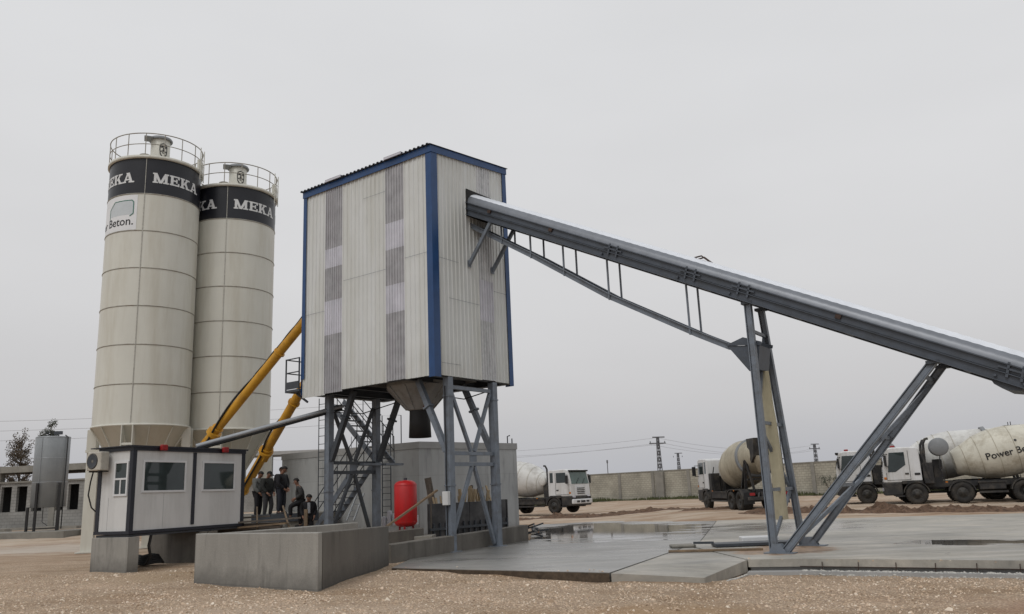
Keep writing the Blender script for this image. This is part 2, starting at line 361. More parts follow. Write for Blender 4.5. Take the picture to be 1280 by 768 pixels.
hb = N.new('ShaderNodeMath'); hb.operation = 'MULTIPLY_ADD'; L.new(nz(9, 8, .7), hb.inputs[0]); hb.inputs[1].default_value = 1.5
L.new(mrange(vo.outputs['Distance'], 0, .7, 1, 0), hb.inputs[2])
bp = N.new('ShaderNodeBump'); bp.inputs['Strength'].default_value = .8; bp.inputs['Distance'].default_value = .03
L.new(hb.outputs[0], bp.inputs['Height']); L.new(bp.outputs[0], b.inputs['Normal'])
ground = mb.build('ground', gm, fix=False); tag(ground, kind='structure')

# loose gravel stones near the camera, one uncountable mass
rng = np.random.default_rng(3)
def in_slab(x, y):
    # right of the slab front edge
    if -3.2 < x <= 1.73: return y > 20.5-(x+3.2)*.68-.12
    if 1.73 < x < 3.4: return y > 17.0
    if x >= 3.4: return y > 17.0+(x-3.5)*1.2 if x < 4.93 else y > 18.69-(x-4.93)*.634-.35
    return False
V = []; F = []; cnt = 0
base = np.array([[1, 0, 0], [-.5, .87, 0], [-.5, -.87, 0], [0, 0, .8], [.6, .5, .45], [-.6, .1, .5]], float)
tf = [(0, 1, 4), (4, 1, 3), (1, 2, 5), (1, 5, 3), (2, 0, 3), (2, 3, 5), (0, 4, 3)]
while cnt < 42000:
    y = 8.6+ (rng.random()**1.3)*15; x = (rng.random()-.5)*1.45*y
    on = in_slab(x, y)
    if on and not (y < 26 and (x > 4.95 or (x < 1.7 and x > -3.1 and y > 20.43-(x+3.13)*.673)) and rng.random() < .05 and not in_slab(x-.12, y-.5)): continue
    if (-3.9-.56*(y-16.1) < x < -3.4 + .0*(y) and y > 16.0): continue
    if -7.4 < x < -3.3 and y > 16.1+abs(x+3.87)*.80: continue
    if x < -9.5 and y > 22.9: continue
    dens = noise.noise(Vector((x*.5, y*.5, 9)))
    if rng.random() > .75+dens: continue
    s_ = (.010+.022*rng.random()**3.0)*(1 if rng.random() < .985 else 2.2)
    a = rng.random()*6.28; c_, s2 = math.cos(a), math.sin(a)
    p = base*s_*(0.7+.6*rng.random((6, 1)))
    px_ = p[:, 0]*c_-p[:, 1]*s2+x; py_ = p[:, 0]*s2+p[:, 1]*c_+y; pz_ = p[:, 2]+(.008 if on else gzn(x, y)-.004)
    o = cnt*6; V.append(np.stack([px_, py_, pz_], 1)); F += [(a_+o, b_+o, c2+o) for a_, b_, c2 in tf]; cnt += 1
me = bpy.data.meshes.new('gravel'); me.from_pydata(np.concatenate(V).tolist(), [], F)
at = me.attributes.new('tone', 'FLOAT', 'POINT'); at.data.foreach_set('value', np.repeat(rng.random(cnt), 6))
sm = bpy.data.materials.new('loose_stone'); sm.use_nodes = True; N = sm.node_tree.nodes; L = sm.node_tree.links; b = N['Principled BSDF']; b.inputs['Roughness'].default_value = .9
an = N.new('ShaderNodeAttribute'); an.attribute_name = 'tone'
L.new(ramp(an.outputs['Fac'], [(0, (.24, .17, .11)), (.35, (.50, .375, .265)), (.75, (.62, .49, .37)), (1, (.74, .66, .55))]), b.inputs['Base Color'])
me.materials.append(sm); o = bpy.data.objects.new('gravel', me); col.objects.link(o)
tag(o, 'loose pinkish beige gravel covering the foreground', 'gravel', kind='stuff')

# ------------------------------------------------------------------ concrete slabs
def slab_mat(name, dark, tint):
    global N, L, tc
    slab_m = bpy.data.materials.new(name); slab_m.use_nodes = True
    N = slab_m.node_tree.nodes; L = slab_m.node_tree.links; b = N['Principled BSDF']
    tc = N.new('ShaderNodeTexCoord'); sp = N.new('ShaderNodeSeparateXYZ'); L.new(tc.outputs['Object'], sp.inputs[0])
    tone = ramp(nz(.35, 9, .65), [(.3, (.20, .20, .19)), (.5, (.31, .305, .285)), (.7, (.42, .40, .365))])
    brush = nz(1.2, 6, .7, None, (.35, 3.5, 1))
    tone = mixc(1.0, tone, ramp(brush, [(.3, (.68, .68, .69)), (.7, (1.18, 1.16, 1.14))]), 'MULTIPLY')
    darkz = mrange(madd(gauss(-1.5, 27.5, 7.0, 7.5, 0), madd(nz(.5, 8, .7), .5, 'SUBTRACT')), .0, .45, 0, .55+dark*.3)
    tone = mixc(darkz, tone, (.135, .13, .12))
    tone = mixc(1.0, tone, tint, 'MULTIPLY')
    vc = N.new('ShaderNodeTexVoronoi'); vc.feature = 'DISTANCE_TO_EDGE'; vc.inputs['Scale'].default_value = .22
    dv = N.new('ShaderNodeVectorMath'); dv.operation = 'ADD'; nn3 = N.new('ShaderNodeTexNoise'); nn3.inputs['Scale'].default_value = .9; nn3.inputs['Detail'].default_value = 6; L.new(tc.outputs['Object'], nn3.inputs['Vector'])
    L.new(tc.outputs['Object'], dv.inputs[0]); L.new(nn3.outputs['Color'], dv.inputs[1]); L.new(dv.outputs[0], vc.inputs['Vector'])
    tone = mixc(madd(mrange(vc.outputs['Distance'], 0, .006, .75, 0), mrange(nz(.4, 4), .45, .6), 'MULTIPLY'), tone, (.10, .095, .085))
    tone = mixc(mrange(nz(2.2, 9, .75), .56, .74, 0, .5), tone, (.20, .18, .15))
    # wet areas
    w1 = madd(gauss(3.4, 34.5, 6.0, 10.5, 0), madd(madd(nz(.5, 7, .65, None, (.5, 1.6, 1)), .5, 'SUBTRACT'), 1.6, 'MULTIPLY'))
    w2 = madd(gauss(10.9, 20.9, 2.6, 1.5, -.5), madd(madd(nz(1.1, 6, .6, None, (1, 1.5, 1)), .5, 'SUBTRACT'), 1.2, 'MULTIPLY'))
    w3 = madd(gauss(9.3, 31, 8, 8, 0), madd(madd(nz(.6, 7, .65, None, (.35, 2.2, 1)), .55, 'SUBTRACT'), 2.2, 'MULTIPLY'))
    wet = madd(madd(mrange(w1, .30, .42), mrange(w2, .38, .46), 'MAXIMUM'), mrange(w3, .42, .58, 0, .6), 'MAXIMUM')
    damp = madd(mrange(w1, .05, .4), mrange(w2, .15, .46), 'MAXIMUM')
    tone = mixc(madd(damp, .35, 'MULTIPLY'), tone, (.17, .165, .155))
    tone = mixc(madd(wet, .75, 'MULTIPLY'), tone, (.10, .095, .085))
    org = mrange(madd(gauss(6.4, 20.9, 1.9, 1.5, .9), madd(madd(nz(1.8, 6, .6), .5, 'SUBTRACT'), .9, 'MULTIPLY')), .12, .32, 0, .85)
    tone = mixc(org, tone, ramp(nz(5, 5), [(.35, (.16, .085, .04)), (.65, (.36, .23, .13))]))
    L.new(tone, b.inputs['Base Color'])
    L.new(madd(mrange(wet, 0, 1, 1, .08), mrange(nz(.6, 6, .6, None, (.5, 1.8, 1)), .35, .65, .22 if dark else .38, .42 if dark else .7), 'MULTIPLY'), b.inputs['Roughness'])
    bp = N.new('ShaderNodeBump'); bp.inputs['Distance'].default_value = .01
    L.new(mrange(wet, 0, .6, .5, .02), bp.inputs['Strength']); L.new(nz(14, 8, .7), bp.inputs['Height']); L.new(bp.outputs[0], b.inputs['Normal'])
    return slab_m
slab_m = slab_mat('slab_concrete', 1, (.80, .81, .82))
slab_l = slab_mat('slab_concrete_light', 0, (1.18, 1.15, 1.09))

def slab(name, poly, z, t, m=slab_m):
    mb = MB(); mb.prism([(x, y) for x, y in poly], z-t, z, axis='z'); o = mb.build(name, m); tag(o, kind='structure'); return o
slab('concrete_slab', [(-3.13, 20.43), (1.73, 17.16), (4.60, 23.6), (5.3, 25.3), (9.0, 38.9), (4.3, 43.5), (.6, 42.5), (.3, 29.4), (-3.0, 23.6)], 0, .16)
slab('concrete_apron', [(4.93, 18.69), (5.96, 18.38), (14.5, 12.9), (30, 12.9), (36, 26), (20.2, 33.8), (13.9, 35.9), (9.02, 38.86), (5.33, 25.3), (4.63, 23.6)], .006, .16, slab_l)
# sloping ramp piece between them
mb = MB(); q = [(1.76, 17.12, -.012), (3.60, 17.08, -.165), (4.90, 18.69, -.002), (4.59, 23.5, -.004)]
mb.add([*q, *[(x, y, z-.14-(.12 if k == 2 else .03)) for k, (x, y, z) in enumerate(q)]], [(0, 1, 2), (0, 2, 3), (0, 4, 5, 1), (1, 5, 6, 2), (2, 6, 7, 3), (3, 7, 4, 0)])
tag(mb.build('concrete_ramp', slab_l), kind='structure')
# apron edge: lower lip and ties
mb = MB(); e0, e1 = Vector((5.96, 18.38, 0)), Vector((14.5, 12.9, 0)); d = (e1-e0).normalized(); nn = Vector((d.y, -d.x, 0))
mb.prism([(4.93, 18.69), (5.96, 18.38), (14.5, 12.9), (14.4, 12.65), (5.9, 18.1), (4.8, 18.35)], -.40, -.225, axis='z')
mb.prism([(5.0, 18.77), (5.97, 18.48), (14.53, 12.99), (14.6, 13.1), (6.0, 18.6), (5.0, 18.9)], -.40, -.157, axis='z')
tag(mb.build('slab_footing', conc_l), kind='structure')
rb = thing('reinforcement_bars', 'row of rusty steel reinforcement ends sticking down along the edge of the right slab', 'rebar', (5.96, 18.38, 0))
mb = MB()
for i in range(12):
    p = d*(.45+i*.72)+nn*.03
    mb.tube([p+Vector((0, 0, -.01-.15)), p+Vector((.01, 0, -.05)), p+nn*.02+Vector((.0, 0, -.22))], .009, 6)
mb.tube([nn*.05+Vector((0, 0, -.145)), d*9.6+nn*.05+Vector((0, 0, -.15))], .009, 6)
mb.build('bars', rust_m, rb)

# dark brown strip on the front edge of the tower slab
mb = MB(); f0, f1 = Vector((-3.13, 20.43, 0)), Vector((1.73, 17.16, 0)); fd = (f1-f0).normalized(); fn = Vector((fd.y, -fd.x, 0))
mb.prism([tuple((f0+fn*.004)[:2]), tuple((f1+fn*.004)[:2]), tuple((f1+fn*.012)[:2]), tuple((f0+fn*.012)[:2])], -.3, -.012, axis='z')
tag(mb.build('slab_edge', mat('edge_dark', (.075, .055, .038), .9, 0, .5, 6, .5, 20)), kind='structure')
# pale cement rubble along the lower lip
random.seed(31); mb = MB()
for i in range(1500):
    t = random.uniform(-1.2, 10.5); off = abs(random.gauss(0, .22)); p = e0+d*t+nn*(.02+off); s_ = random.uniform(.012, .045)*(1 if off < .25 else .6)
    if t < .0: p = Vector((4.95, 18.6, 0))+Vector((t*.55, t*.75, 0))+nn*(.05+off*.6)
    zz = gzn(p.x, p.y)
    bm = bmesh.new(); bmesh.ops.create_icosphere(bm, subdivisions=1, radius=s_)
    for v in bm.verts: v.co *= random.uniform(.7, 1.15); v.co.z *= .65
    mb.frombm(bm, Matrix.Translation((p.x, p.y, max(zz, -.24 if off < .2 and t > 0 else -9)+s_*.3)))
tag(mb.build('cement_rubble', mat('rubble_pale', (.46, .45, .42), .9, 0, .25, 9), fix=False), 'pale cement crumbs strewn along the foot of the right slab edge', 'rubble', kind='stuff')

# mud ridges beside the trucks
def ridge(name, pts, w, h, seed):
    mb = MB(); n = int(sum((Vector(pts[i+1])-Vector(pts[i])).length for i in range(len(pts)-1))/.16); m = 13
    vs = []
    for i in range(n+1):
        t = i/n*(len(pts)-1); k = min(int(t), len(pts)-2); u = t-k
        p = Vector(pts[k]).lerp(Vector(pts[k+1]), u); dd = (Vector(pts[k+1])-Vector(pts[k])).normalized(); nr = Vector((-dd.y, dd.x))
        env = min(1, i/8, (n-i)/8)*(.55+.65*noise.noise(Vector((i*.11, seed, 0))))
        for j in range(m):
            s_ = j/(m-1)*2-1; q = p+nr*s_*w/2
            hh = h*max(0, env)*(1-s_*s_)*(1+1.2*noise.noise(Vector((q.x*2.6, q.y*2.6, seed)))+1.1*noise.noise(Vector((q.x*7, q.y*7, seed))))
            vs.append((q.x, q.y, gz(q.x, q.y)-.06+max(0, hh)+.02*random.random()))
    mb.add(vs, [(i*m+j, i*m+j+1, (i+1)*m+j+1, (i+1)*m+j) for i in range(n) for j in range(m-1)])
    o = mb.build(name, mud_m); tag(o, kind='structure'); return o
mud_m = mat('mud_clods', (.115, .072, .048), .95, 0, .5, 6, .9, 16)
ridge('mud_ridge', [(-1.5, 51), (2.6, 52.5), (6, 51.5), (10, 49.8)], 1.6, .26, 1)
ridge('mud_ridge', [(10.5, 41), (14.0, 40.6), (16, 39.6), (19.3, 38.6), (22.1, 37.7), (27, 35.5)], 1.2, .34, 4)
ridge('mud_ridge', [(8.5, 47), (10.5, 46.4), (13, 46)], .8, .2, 8)

# ------------------------------------------------------------------ batching tower frame of reference
TA = math.atan2(.8009, .5988)
TL = (-2.414, 24.5, 0)
tower = thing('batching_tower', 'tall white corrugated tower with blue corner trim standing on grey steel legs', 'tower', TL, TA)
W2, W1 = 3.84, 6.19       # right face length (local x), left face length (local y)
Z0, Z1, ZB = 5.2, 12.6, 12.97
def rooft(x): return Z1+(ZB-Z1)*x/W2-.02
def corr(mb, axis, off, s0, s1, z0f, z1f, pitch=.19, depth=.026, sign=-1, nz_=2):
    """trapezoid corrugated sheet running vertically. axis 'y': lies in plane x=off, spans y"""
    n = max(1, round((s1-s0)/pitch)); p = (s1-s0)/n; prof = []
    for i in range(n):
        b0 = s0+i*p; prof += [(b0, 0), (b0+p*.66, 0), (b0+p*.75, 1), (b0+p*.91, 1)]
    prof.append((s1, 0)); vs = []
    for zz in (0, 1):
        for s_, d_ in prof:
            o_ = off+sign*d_*depth
            z = (z0f if callable(z0f) else (lambda q: z0f))(s_) if zz == 0 else (z1f if callable(z1f) else (lambda q: z1f))(s_)
            vs.append((o_, s_, z) if axis == 'y' else (s_, o_, z))
    m = len(prof); mb.add(vs, [(i, i+1, m+i+1, m+i) for i in range(m-1)])
    return mb
# left face is plane x=0 (outward -x), spanning y; right face is plane y=0 (outward -y), spanning x
S1, S2, S3 = (1.22, 2.02), (4.18, 5.02), (2.25, 2.95)
mb = MB()
corr(mb, 'y', 0, .0, S1[0], Z0, Z1); corr(mb, 'y', 0, S1[1], S2[0], Z0, Z1); corr(mb, 'y', 0, S2[1], W1, Z0-.1, Z1)
corr(mb, 'x', 0, 0, S3[0], Z0+.02, rooft); corr(mb, 'x', 0, S3[1], W2, Z0+.02, rooft)
corr(mb, 'y', W2, 0, W1, Z0, ZB, sign=1); corr(mb, 'x', W1, 0, W2, Z0, rooft, sign=1)
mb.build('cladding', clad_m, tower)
trans_f = mat('translucent_faint', (.45, .46, .47), .3, 0, .22, 5, dirt=(.62, .62, .63), dirt_amt=.8, dscale=4, streak=True)
def strip(segs, axis, span):
    for z0, z1, dk in segs:
        mb = MB(); corr(mb, axis, -.006, span[0]-.03, span[1]+.03, z0, z1, pitch=.12, depth=.03)
        mb.build('translucent_panel', (trans_d, trans_d, trans_f)[dk] if dk else trans_l, tower)
strip([(5.22, 7.40, 1), (7.405, 8.33, 0), (8.335, 9.53, 1), (9.535, 10.45, 0), (10.455, 12.5, 1)], 'y', S1)
strip([(5.14, 7.13, 1), (7.135, 8.33, 0), (8.335, 9.5, 1), (9.505, 10.2, 0), (10.205, 12.5, 1)], 'y', S2)
strip([(5.24, 7.2, 2), (7.205, 8.6, 0), (8.605, 12.80, 2)], 'x', S3)
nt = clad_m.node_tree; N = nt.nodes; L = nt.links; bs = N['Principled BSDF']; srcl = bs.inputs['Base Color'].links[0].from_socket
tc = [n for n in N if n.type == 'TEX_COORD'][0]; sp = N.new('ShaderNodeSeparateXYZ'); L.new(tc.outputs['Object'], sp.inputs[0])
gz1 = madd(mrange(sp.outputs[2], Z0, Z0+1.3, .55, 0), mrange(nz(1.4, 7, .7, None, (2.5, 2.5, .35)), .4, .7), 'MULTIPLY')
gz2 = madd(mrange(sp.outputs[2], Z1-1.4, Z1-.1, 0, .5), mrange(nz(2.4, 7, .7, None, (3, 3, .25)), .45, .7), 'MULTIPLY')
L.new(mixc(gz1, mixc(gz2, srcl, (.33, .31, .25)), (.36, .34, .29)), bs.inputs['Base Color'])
# lap seams in the sheets
for y0, y1, z in ((.02, 1.18, 9.1), (2.05, 4.1, 8.9), (2.05, 3.1, 11.6), (5.05, 6.1, 8.0)): mb = MB(); mb.box(-.030, -.028, y0, y1, z, z+.010); mb.build('sheet_seam', steel, tower)
for x0, x1, z in ((.3, 1.2, 8.95), (.7, 2.2, 7.7), (3.0, 3.8, 8.3), (.3, 1.2, 5.6)): mb = MB(); mb.box(x0, x1, -.030, -.028, z, z+.010); mb.build('sheet_seam', steel, tower)
# blue trims
def trim(parts, name='corner_trim'):
    mb = MB(); [mb.box(*p) for p in parts]; return mb.build(name, blue_m, tower)
trim([(-.052, -.040, -.052, .19, Z0-.05, Z1-.12), (-.040, .24, -.052, -.040, Z0-.05, Z1-.12)])
trim([(-.052, -.040, W1-.12, W1+.05, Z0+.55, Z1-.12), (-.040, .3, W1+.04, W1+.052, Z0, Z1-.12)])
trim([(W2-.16, W2+.05, -.052, -.040, Z0-.05, ZB-.2), (W2+.04, W2+.052, -.04, .3, Z0-.05, ZB-.2)])
trim([(W2+.04, W2+.052, W1-.3, W1+.04, Z0, ZB-.2), (W2-.3, W2+.04, W1+.04, W1+.052, Z0, ZB-.2)])
mb = MB(); mb.box(-.075, -.056, -.075, W1+.075, Z1-.2, Z1+.03)
mb.add([(-.056, -.075, Z1-.2), (W2+.075, -.075, ZB-.2), (W2+.075, -.075, ZB+.03), (-.056, -.075, Z1+.03), (-.056, -.056, Z1-.2), (W2+.075, -.056, ZB-.2), (W2+.075, -.056, ZB+.03), (-.056, -.056, Z1+.03)],
       [(0, 1, 2, 3), (7, 6, 5, 4), (0, 4, 5, 1), (3, 2, 6, 7), (1, 5, 6, 2)])
mb.box(W2+.056, W2+.075, -.05, W1+.075, ZB-.2, ZB+.02); mb.build('eave_trim', blue_m, tower)
# roof: corrugated sheet ribs run along x, seen at the eave
mb = MB(); prof = []; n = 34; p = (W1+.24)/n
for i in range(n): b0 = -.12+i*p; prof += [(b0, 0), (b0+p*.45, 0), (b0+p*.58, .045), (b0+p*.88, .045)]
prof.append((W1+.12, 0)); m = len(prof); vs = []
for t in (0, 1):
    for x, zb in ((-.16, Z1), (W2+.12, ZB)):
        for y, dz in prof: vs.append((x, y, zb+.04+dz-t*.012))
fs = [(i, i+1, m+i+1, m+i) for i in range(m-1)]+[(2*m+i, 3*m+i, 3*m+i+1, 2*m+i+1) for i in range(m-1)]+[(i, 2*m+i, 2*m+i+1, i+1) for i in range(m-1)]
mb.add(vs, fs); mb.build('roof', roof_m, tower)
for y0, y1 in ((1.15, 1.95), (4.1, 4.9)):
    mb = MB(); mb.box(-.20, -.17, y0, y1, Z1+.035, Z1+.105); mb.box(-.20, .9, y0, y1, Z1+.11, Z1+.12); mb.build('skylight', trans_l, tower)
# floor beams beneath
mb = MB()
for x in (.12, W2-.15): mb.ibeam((x, .1, Z0+.13), (x, W1-.1, Z0+.13), .16, .24)
for y in (.12, 1.4, 4.0, 5.5, W1-.15): mb.ibeam((.2, y, Z0+.13), (W2-.25, y, Z0+.13), .14, .22)
mb.build('floor_beam', steel_d, tower)
mb = MB(); mb.box(.05, W2-.05, 3.95, W1-.05, Z0+.26, Z0+.30); mb.box(.05, W2-.05, .05, .7, Z0+.26, Z0+.30); mb.box(3.1, W2-.06, .72, 3.93, Z0+.26, Z0+.30)
mb.box(.04, .5, .72, 3.93, Z0+.26, Z0+.30)
mb.build('floor_plate', steel_d, tower)
# legs
LX = (.70, 2.90); LY = (.10, 5.6)
for lx in LX:
    for ly in LY:
        mb = MB(); mb.ibeam((lx, ly, 0.02), (lx, ly, Z0-.0), .22, .22, .025, up=(0, 1, 0)); mb.box(lx-.22, lx+.22, ly-.22, ly+.22, 0, .02)
        mb.box(lx-.098, lx-.085, ly-.084, ly+.084, .03, Z0-.01); mb.box(lx+.085, lx+.098, ly-.084, ly+.084, .03, Z0-.01)
        for z in (1.9, 4.6): mb.box(lx-.13, lx+.13, ly-.13, ly+.13, z, z+.04)
        mb.build('leg', steel, tower)
for ly in LY:
    dm = steel if ly < 1 else steel_d
    x0, x1 = LX[0]+.12, LX[1]-.12; xm = (x0+x1)/2
    for z in (2.55, 2.88)+((4.9,) if ly < 1 else ()): mb = MB(); mb.bar((x0, ly, z), (x1, ly, z), .09, .11); mb.build('cross_beam', dm, tower)
    for p, q in (((x0+.02, ly+.01, 4.75), (xm-.08, ly+.01, 2.95)), ((x1-.02, ly+.01, 4.85), (xm+.08, ly+.01, 2.95)), ((xm-.06, ly+.01, 2.48), (x0+.02, ly+.01, .6)), ((xm+.06, ly+.01, 2.48), (x1-.04, ly+.01, .1))):
        mb = MB(); mb.bar(p, q, .10, .10); mb.build('brace', dm, tower)
    mb = MB(); mb.box(xm-.17, xm+.17, ly-.012, ly+.004, 2.62, 2.82); mb.build('gusset', steel, tower)
for lx in LX:
    for ly, sgn in ((LY[0], 1), (LY[1], -1)):
        mb = MB(); p = Vector((lx, ly+sgn*.12, 2.95)); q = Vector((lx, ly+sgn*1.25, Z0+.03)); mb.bar(p, q, .16, .17)
        m_ = p.lerp(q, .62); dd = (q-p).normalized(); mb.bar(m_-dd*.03, m_+dd*.03, .26, .27); mb.build('knee_brace', steel if ly < 1 else steel_d, tower)
# cable runs and a switch box on the legs
mb = MB(); pts = [(LX[0]-.14, LY[0]+.02+.012*math.sin(k*1.3), .3+k*.33) for k in range(15)]; mb.tube(pts, .018, 6); mb.build('cable', black_m, tower)
mb = MB(); mb.tube([(LX[1], LY[0]+.1, 4.95), (2.5, 1.0, 4.72), (2.1, 2.0, 4.95), (1.9, 2.3, 5.2)], .02, 6); mb.tube([(LX[0]+.1, LY[1]-.1, 4.6), (1.3, 4.6, 4.5), (1.6, 3.4, 4.75), (1.8, 2.6, 5.1)], .018, 6); mb.build('cable', black_m, tower)
mb = MB(); mb.bevbox(LX[0]-.24, LX[0]-.12, LY[0]-.1, LY[0]+.12, 1.35, 1.75, .01); mb.build('switch_box', cabin_m, tower)
# discharge hopper and sleeve
hx, hy = 1.85, 2.40
mb = MB(); mb.add([(hx-1.25, hy-1.55, Z0+.62), (hx+1.25, hy-1.55, Z0+.62), (hx+1.25, hy+1.45, Z0+.62), (hx-1.25, hy+1.45, Z0+.62),
    (hx-1.2, hy-1.5, Z0+.12), (hx+1.2, hy-1.5, Z0+.12), (hx+1.2, hy+1.4, Z0+.12), (hx-1.2, hy+1.4, Z0+.12)],
    [(0, 1, 5, 4), (1, 2, 6, 5), (2, 3, 7, 6), (3, 0, 4, 7)])
mb.lathe([(1.10, Z0+.14), (1.10, Z0+.02), (.42, 4.45), (.34, 4.43)], 20, Matrix.Translation((hx, hy, 0)), smooth=False)
for k in range(10):
    t = 2*PI*(k+.5)/10; c, s_ = math.cos(t), math.sin(t); mb.bar((hx+1.10*c, hy+1.10*s_, Z0+.0), (hx+.44*c, hy+.44*s_, 4.46), .04, .05)
mb.build('hopper', mat('hopper_grey', (.27, .27, .265), .6, 0, .15, 2, dirt=(.16, .14, .12), dirt_amt=.6), tower)
mb = MB(); mb.box(hx-.25, hx-.12, hy-.50, hy-.38, 4.44, 4.54); mb.build('valve', red_d, tower)
mb = MB(); mb.lathe([(.34, 4.44), (.35, 4.1), (.375, 3.54), (.365, 3.54), (.33, 4.43)], 24, Matrix.Translation((hx, hy, 0))); mb.build('discharge_sleeve', black_m, tower)
# zigzag stair on the far left side
st = MB(); hr = MB(); tr = []
def flight(x, y0, z0, y1, z1, n):
    for sx in (0, .78): st.bar((x+sx, y0, z0), (x+sx, y1, z1), .05, .20)
    for i in range(1, n):
        t = i/n; tr.append((x+.03, x+.75, y0+(y1-y0)*t-.12, y0+(y1-y0)*t+.12, z0+(z1-z0)*t-.015, z0+(z1-z0)*t+.015))
    for sx in (-.02, .80):
        for hz in (.5, 1.0): hr.tube([(x+sx, y0, z0+hz), (x+sx, y1, z1+hz)], .018, 6)
        for i in range(0, 6): t = i/5; hr.tube([(x+sx, y0+(y1-y0)*t, z0+(z1-z0)*t), (x+sx, y0+(y1-y0)*t, z0+(z1-z0)*t+1.0)], .016, 6)
flight(2.1, 8.3, .3, 5.75, 2.85, 11)
flight(3.0, 5.6, 2.85, 8.4, 5.45, 12)
st.box(3.0, 3.9, 5.2, 5.58, 2.78, 2.86); st.box(2.05, 2.95, 5.35, 5.72, 2.78, 2.86)
stair = thing('access_stair', 'grey steel zigzag stair with handrails behind the left legs of the tower', 'stair', TL, TA)
st.build('stringer', steel, stair); [MB().box(*t_).build('tread', steel_d, stair) for t_ in tr]; hr.build('handrail', steel_d, stair)
# caged ladder going down from the upper stair
lad = thing('caged_ladder', 'thin dark lattice ladder hanging just left of the tower legs', 'ladder', TL, TA)
mb = MB(); lx, ly = 1.6, 6.9
for a in (0, .34): mb.tube([(lx, ly+a, 1.4), (lx, ly+a, 5.3)], .016, 6)
for i in range(13): mb.tube([(lx, ly, 1.6+i*.29), (lx, ly+.34, 1.6+i*.29)], .012, 5)
mb.build('ladder_frame', steel_d, lad)
# little side platform with railing
pf = thing('side_platform', 'small dark railed platform hanging on the left rear corner of the white tower', 'platform', TL, TA)
mb = MB(); mb.box(-.12, .75, W1+.06, W1+.82, 5.36, 5.44); mb.bar((.3, W1+.1, 5.0), (.3, W1+.7, 5.36), .06); mb.build('deck', steel_d, pf)
mb = MB()
pp = [(-.10, W1+.08), (-.10, W1+.80), (.73, W1+.80), (.73, W1+.08)]
for x, y in pp: mb.bar((x, y, 5.44), (x, y, 6.55), .04)
for z in (5.62, 6.05, 6.53):
    for i in range(3): mb.bar((*pp[i], z), (*pp[i+1], z), .035)
mb.box(-.13, -.115, W1+.08, W1+.80, 5.46, 5.72); mb.build('railing', steel_d, pf)

# ------------------------------------------------------------------ belt conveyor (tower frame: y = a, x = b)
conv = thing('belt_conveyor', 'long inclined grey belt conveyor with a curved sheet cover running down from the tower', 'conveyor', TL, TA)
SL = .4985
def zb(a): return 10.72+SL*(a)      # underside of the frame
A0, A1 = .02, -19.5
BX0, BX1 = 1.72, 2.92
def along(off, x, w, h, name, m, a0=A0, a1=A1):
    mb = MB(); mb.bar((x, a0, zb(a0)+off), (x, a1, zb(a1)+off), w, h); return mb.build(name, m, conv)
dn = Vector((0, -1, -SL)).normalized(); up_ = Vector((0, -SL, 1)).normalized()
mb = MB()
for x, s_ in ((BX0, 1), (BX1, -1)):
    for off, h, w in ((.11, .20, .05), (.335, .16, .05)): mb.bar((x, A0, zb(A0)+off), (x, A1, zb(A1)+off), w, h)
    for off in (.01, .22, .43): mb.bar((x-s_*.02, A0, zb(A0)+off), (x-s_*.02, A1, zb(A1)+off), .13, .02)
mb.build('frame', belt_m, conv)
mb = MB()
a = -.6
while a > A1+.5: mb.bar((BX0+.03, a, zb(a)+.05), (BX1-.03, a, zb(a)+.05), .06, .06); mb.bar((BX0+.03, a, zb(a)+.30), (BX1-.03, a, zb(a)+.30), .06, .06); a -= 1.2
mb.build('cross_member', steel_d, conv)
mb = MB(); mb.bar((2.32, A0, zb(A0)+.36), (2.32, A1, zb(A1)+.36), .9, .012); mb.bar((2.32, A0, zb(A0)+.10), (2.32, A1, zb(A1)+.10), .9, .012); mb.build('belt', black_m, conv)
# curved cover: ribbed arch
mb = MB(); m = 15; vs = []; nseg = 180
for i in range(nseg+1):
    a = A0+(A1-A0)*i/nseg; rr = .012*(i % 2)
    for j in range(m):
        t = PI*j/(m-1); x = 2.32-(.60+rr)*math.cos(t); z = zb(a)+.45+(.40+rr)*math.sin(t)
        vs.append((x, a, z))
mb.add(vs, [(i*m+j, i*m+j+1, (i+1)*m+j+1, (i+1)*m+j) for i in range(nseg) for j in range(3, m-1)], True); mb.build('cover', cover_m, conv)
mb = MB(); mb.add(vs, [(i*m+j, i*m+j+1, (i+1)*m+j+1, (i+1)*m+j) for i in range(nseg) for j in range(0, 3)], True); mb.build('cover_side', cover_d, conv)
for a in (-1.0, -3.35, -11.4):
    mb = MB(); mb.bar((BX0-.05, a-.06, zb(a-.06)+.36), (BX0-.05, a+.06, zb(a+.06)+.36), .05, .11); mb.build('bracket', rust_m, conv)
mb = MB(); mb.box(BX0-.06, BX1+.06, -.06, -.045, zb(0)-.06, zb(0)+.90); mb.build('wall_opening', opening_m, conv)
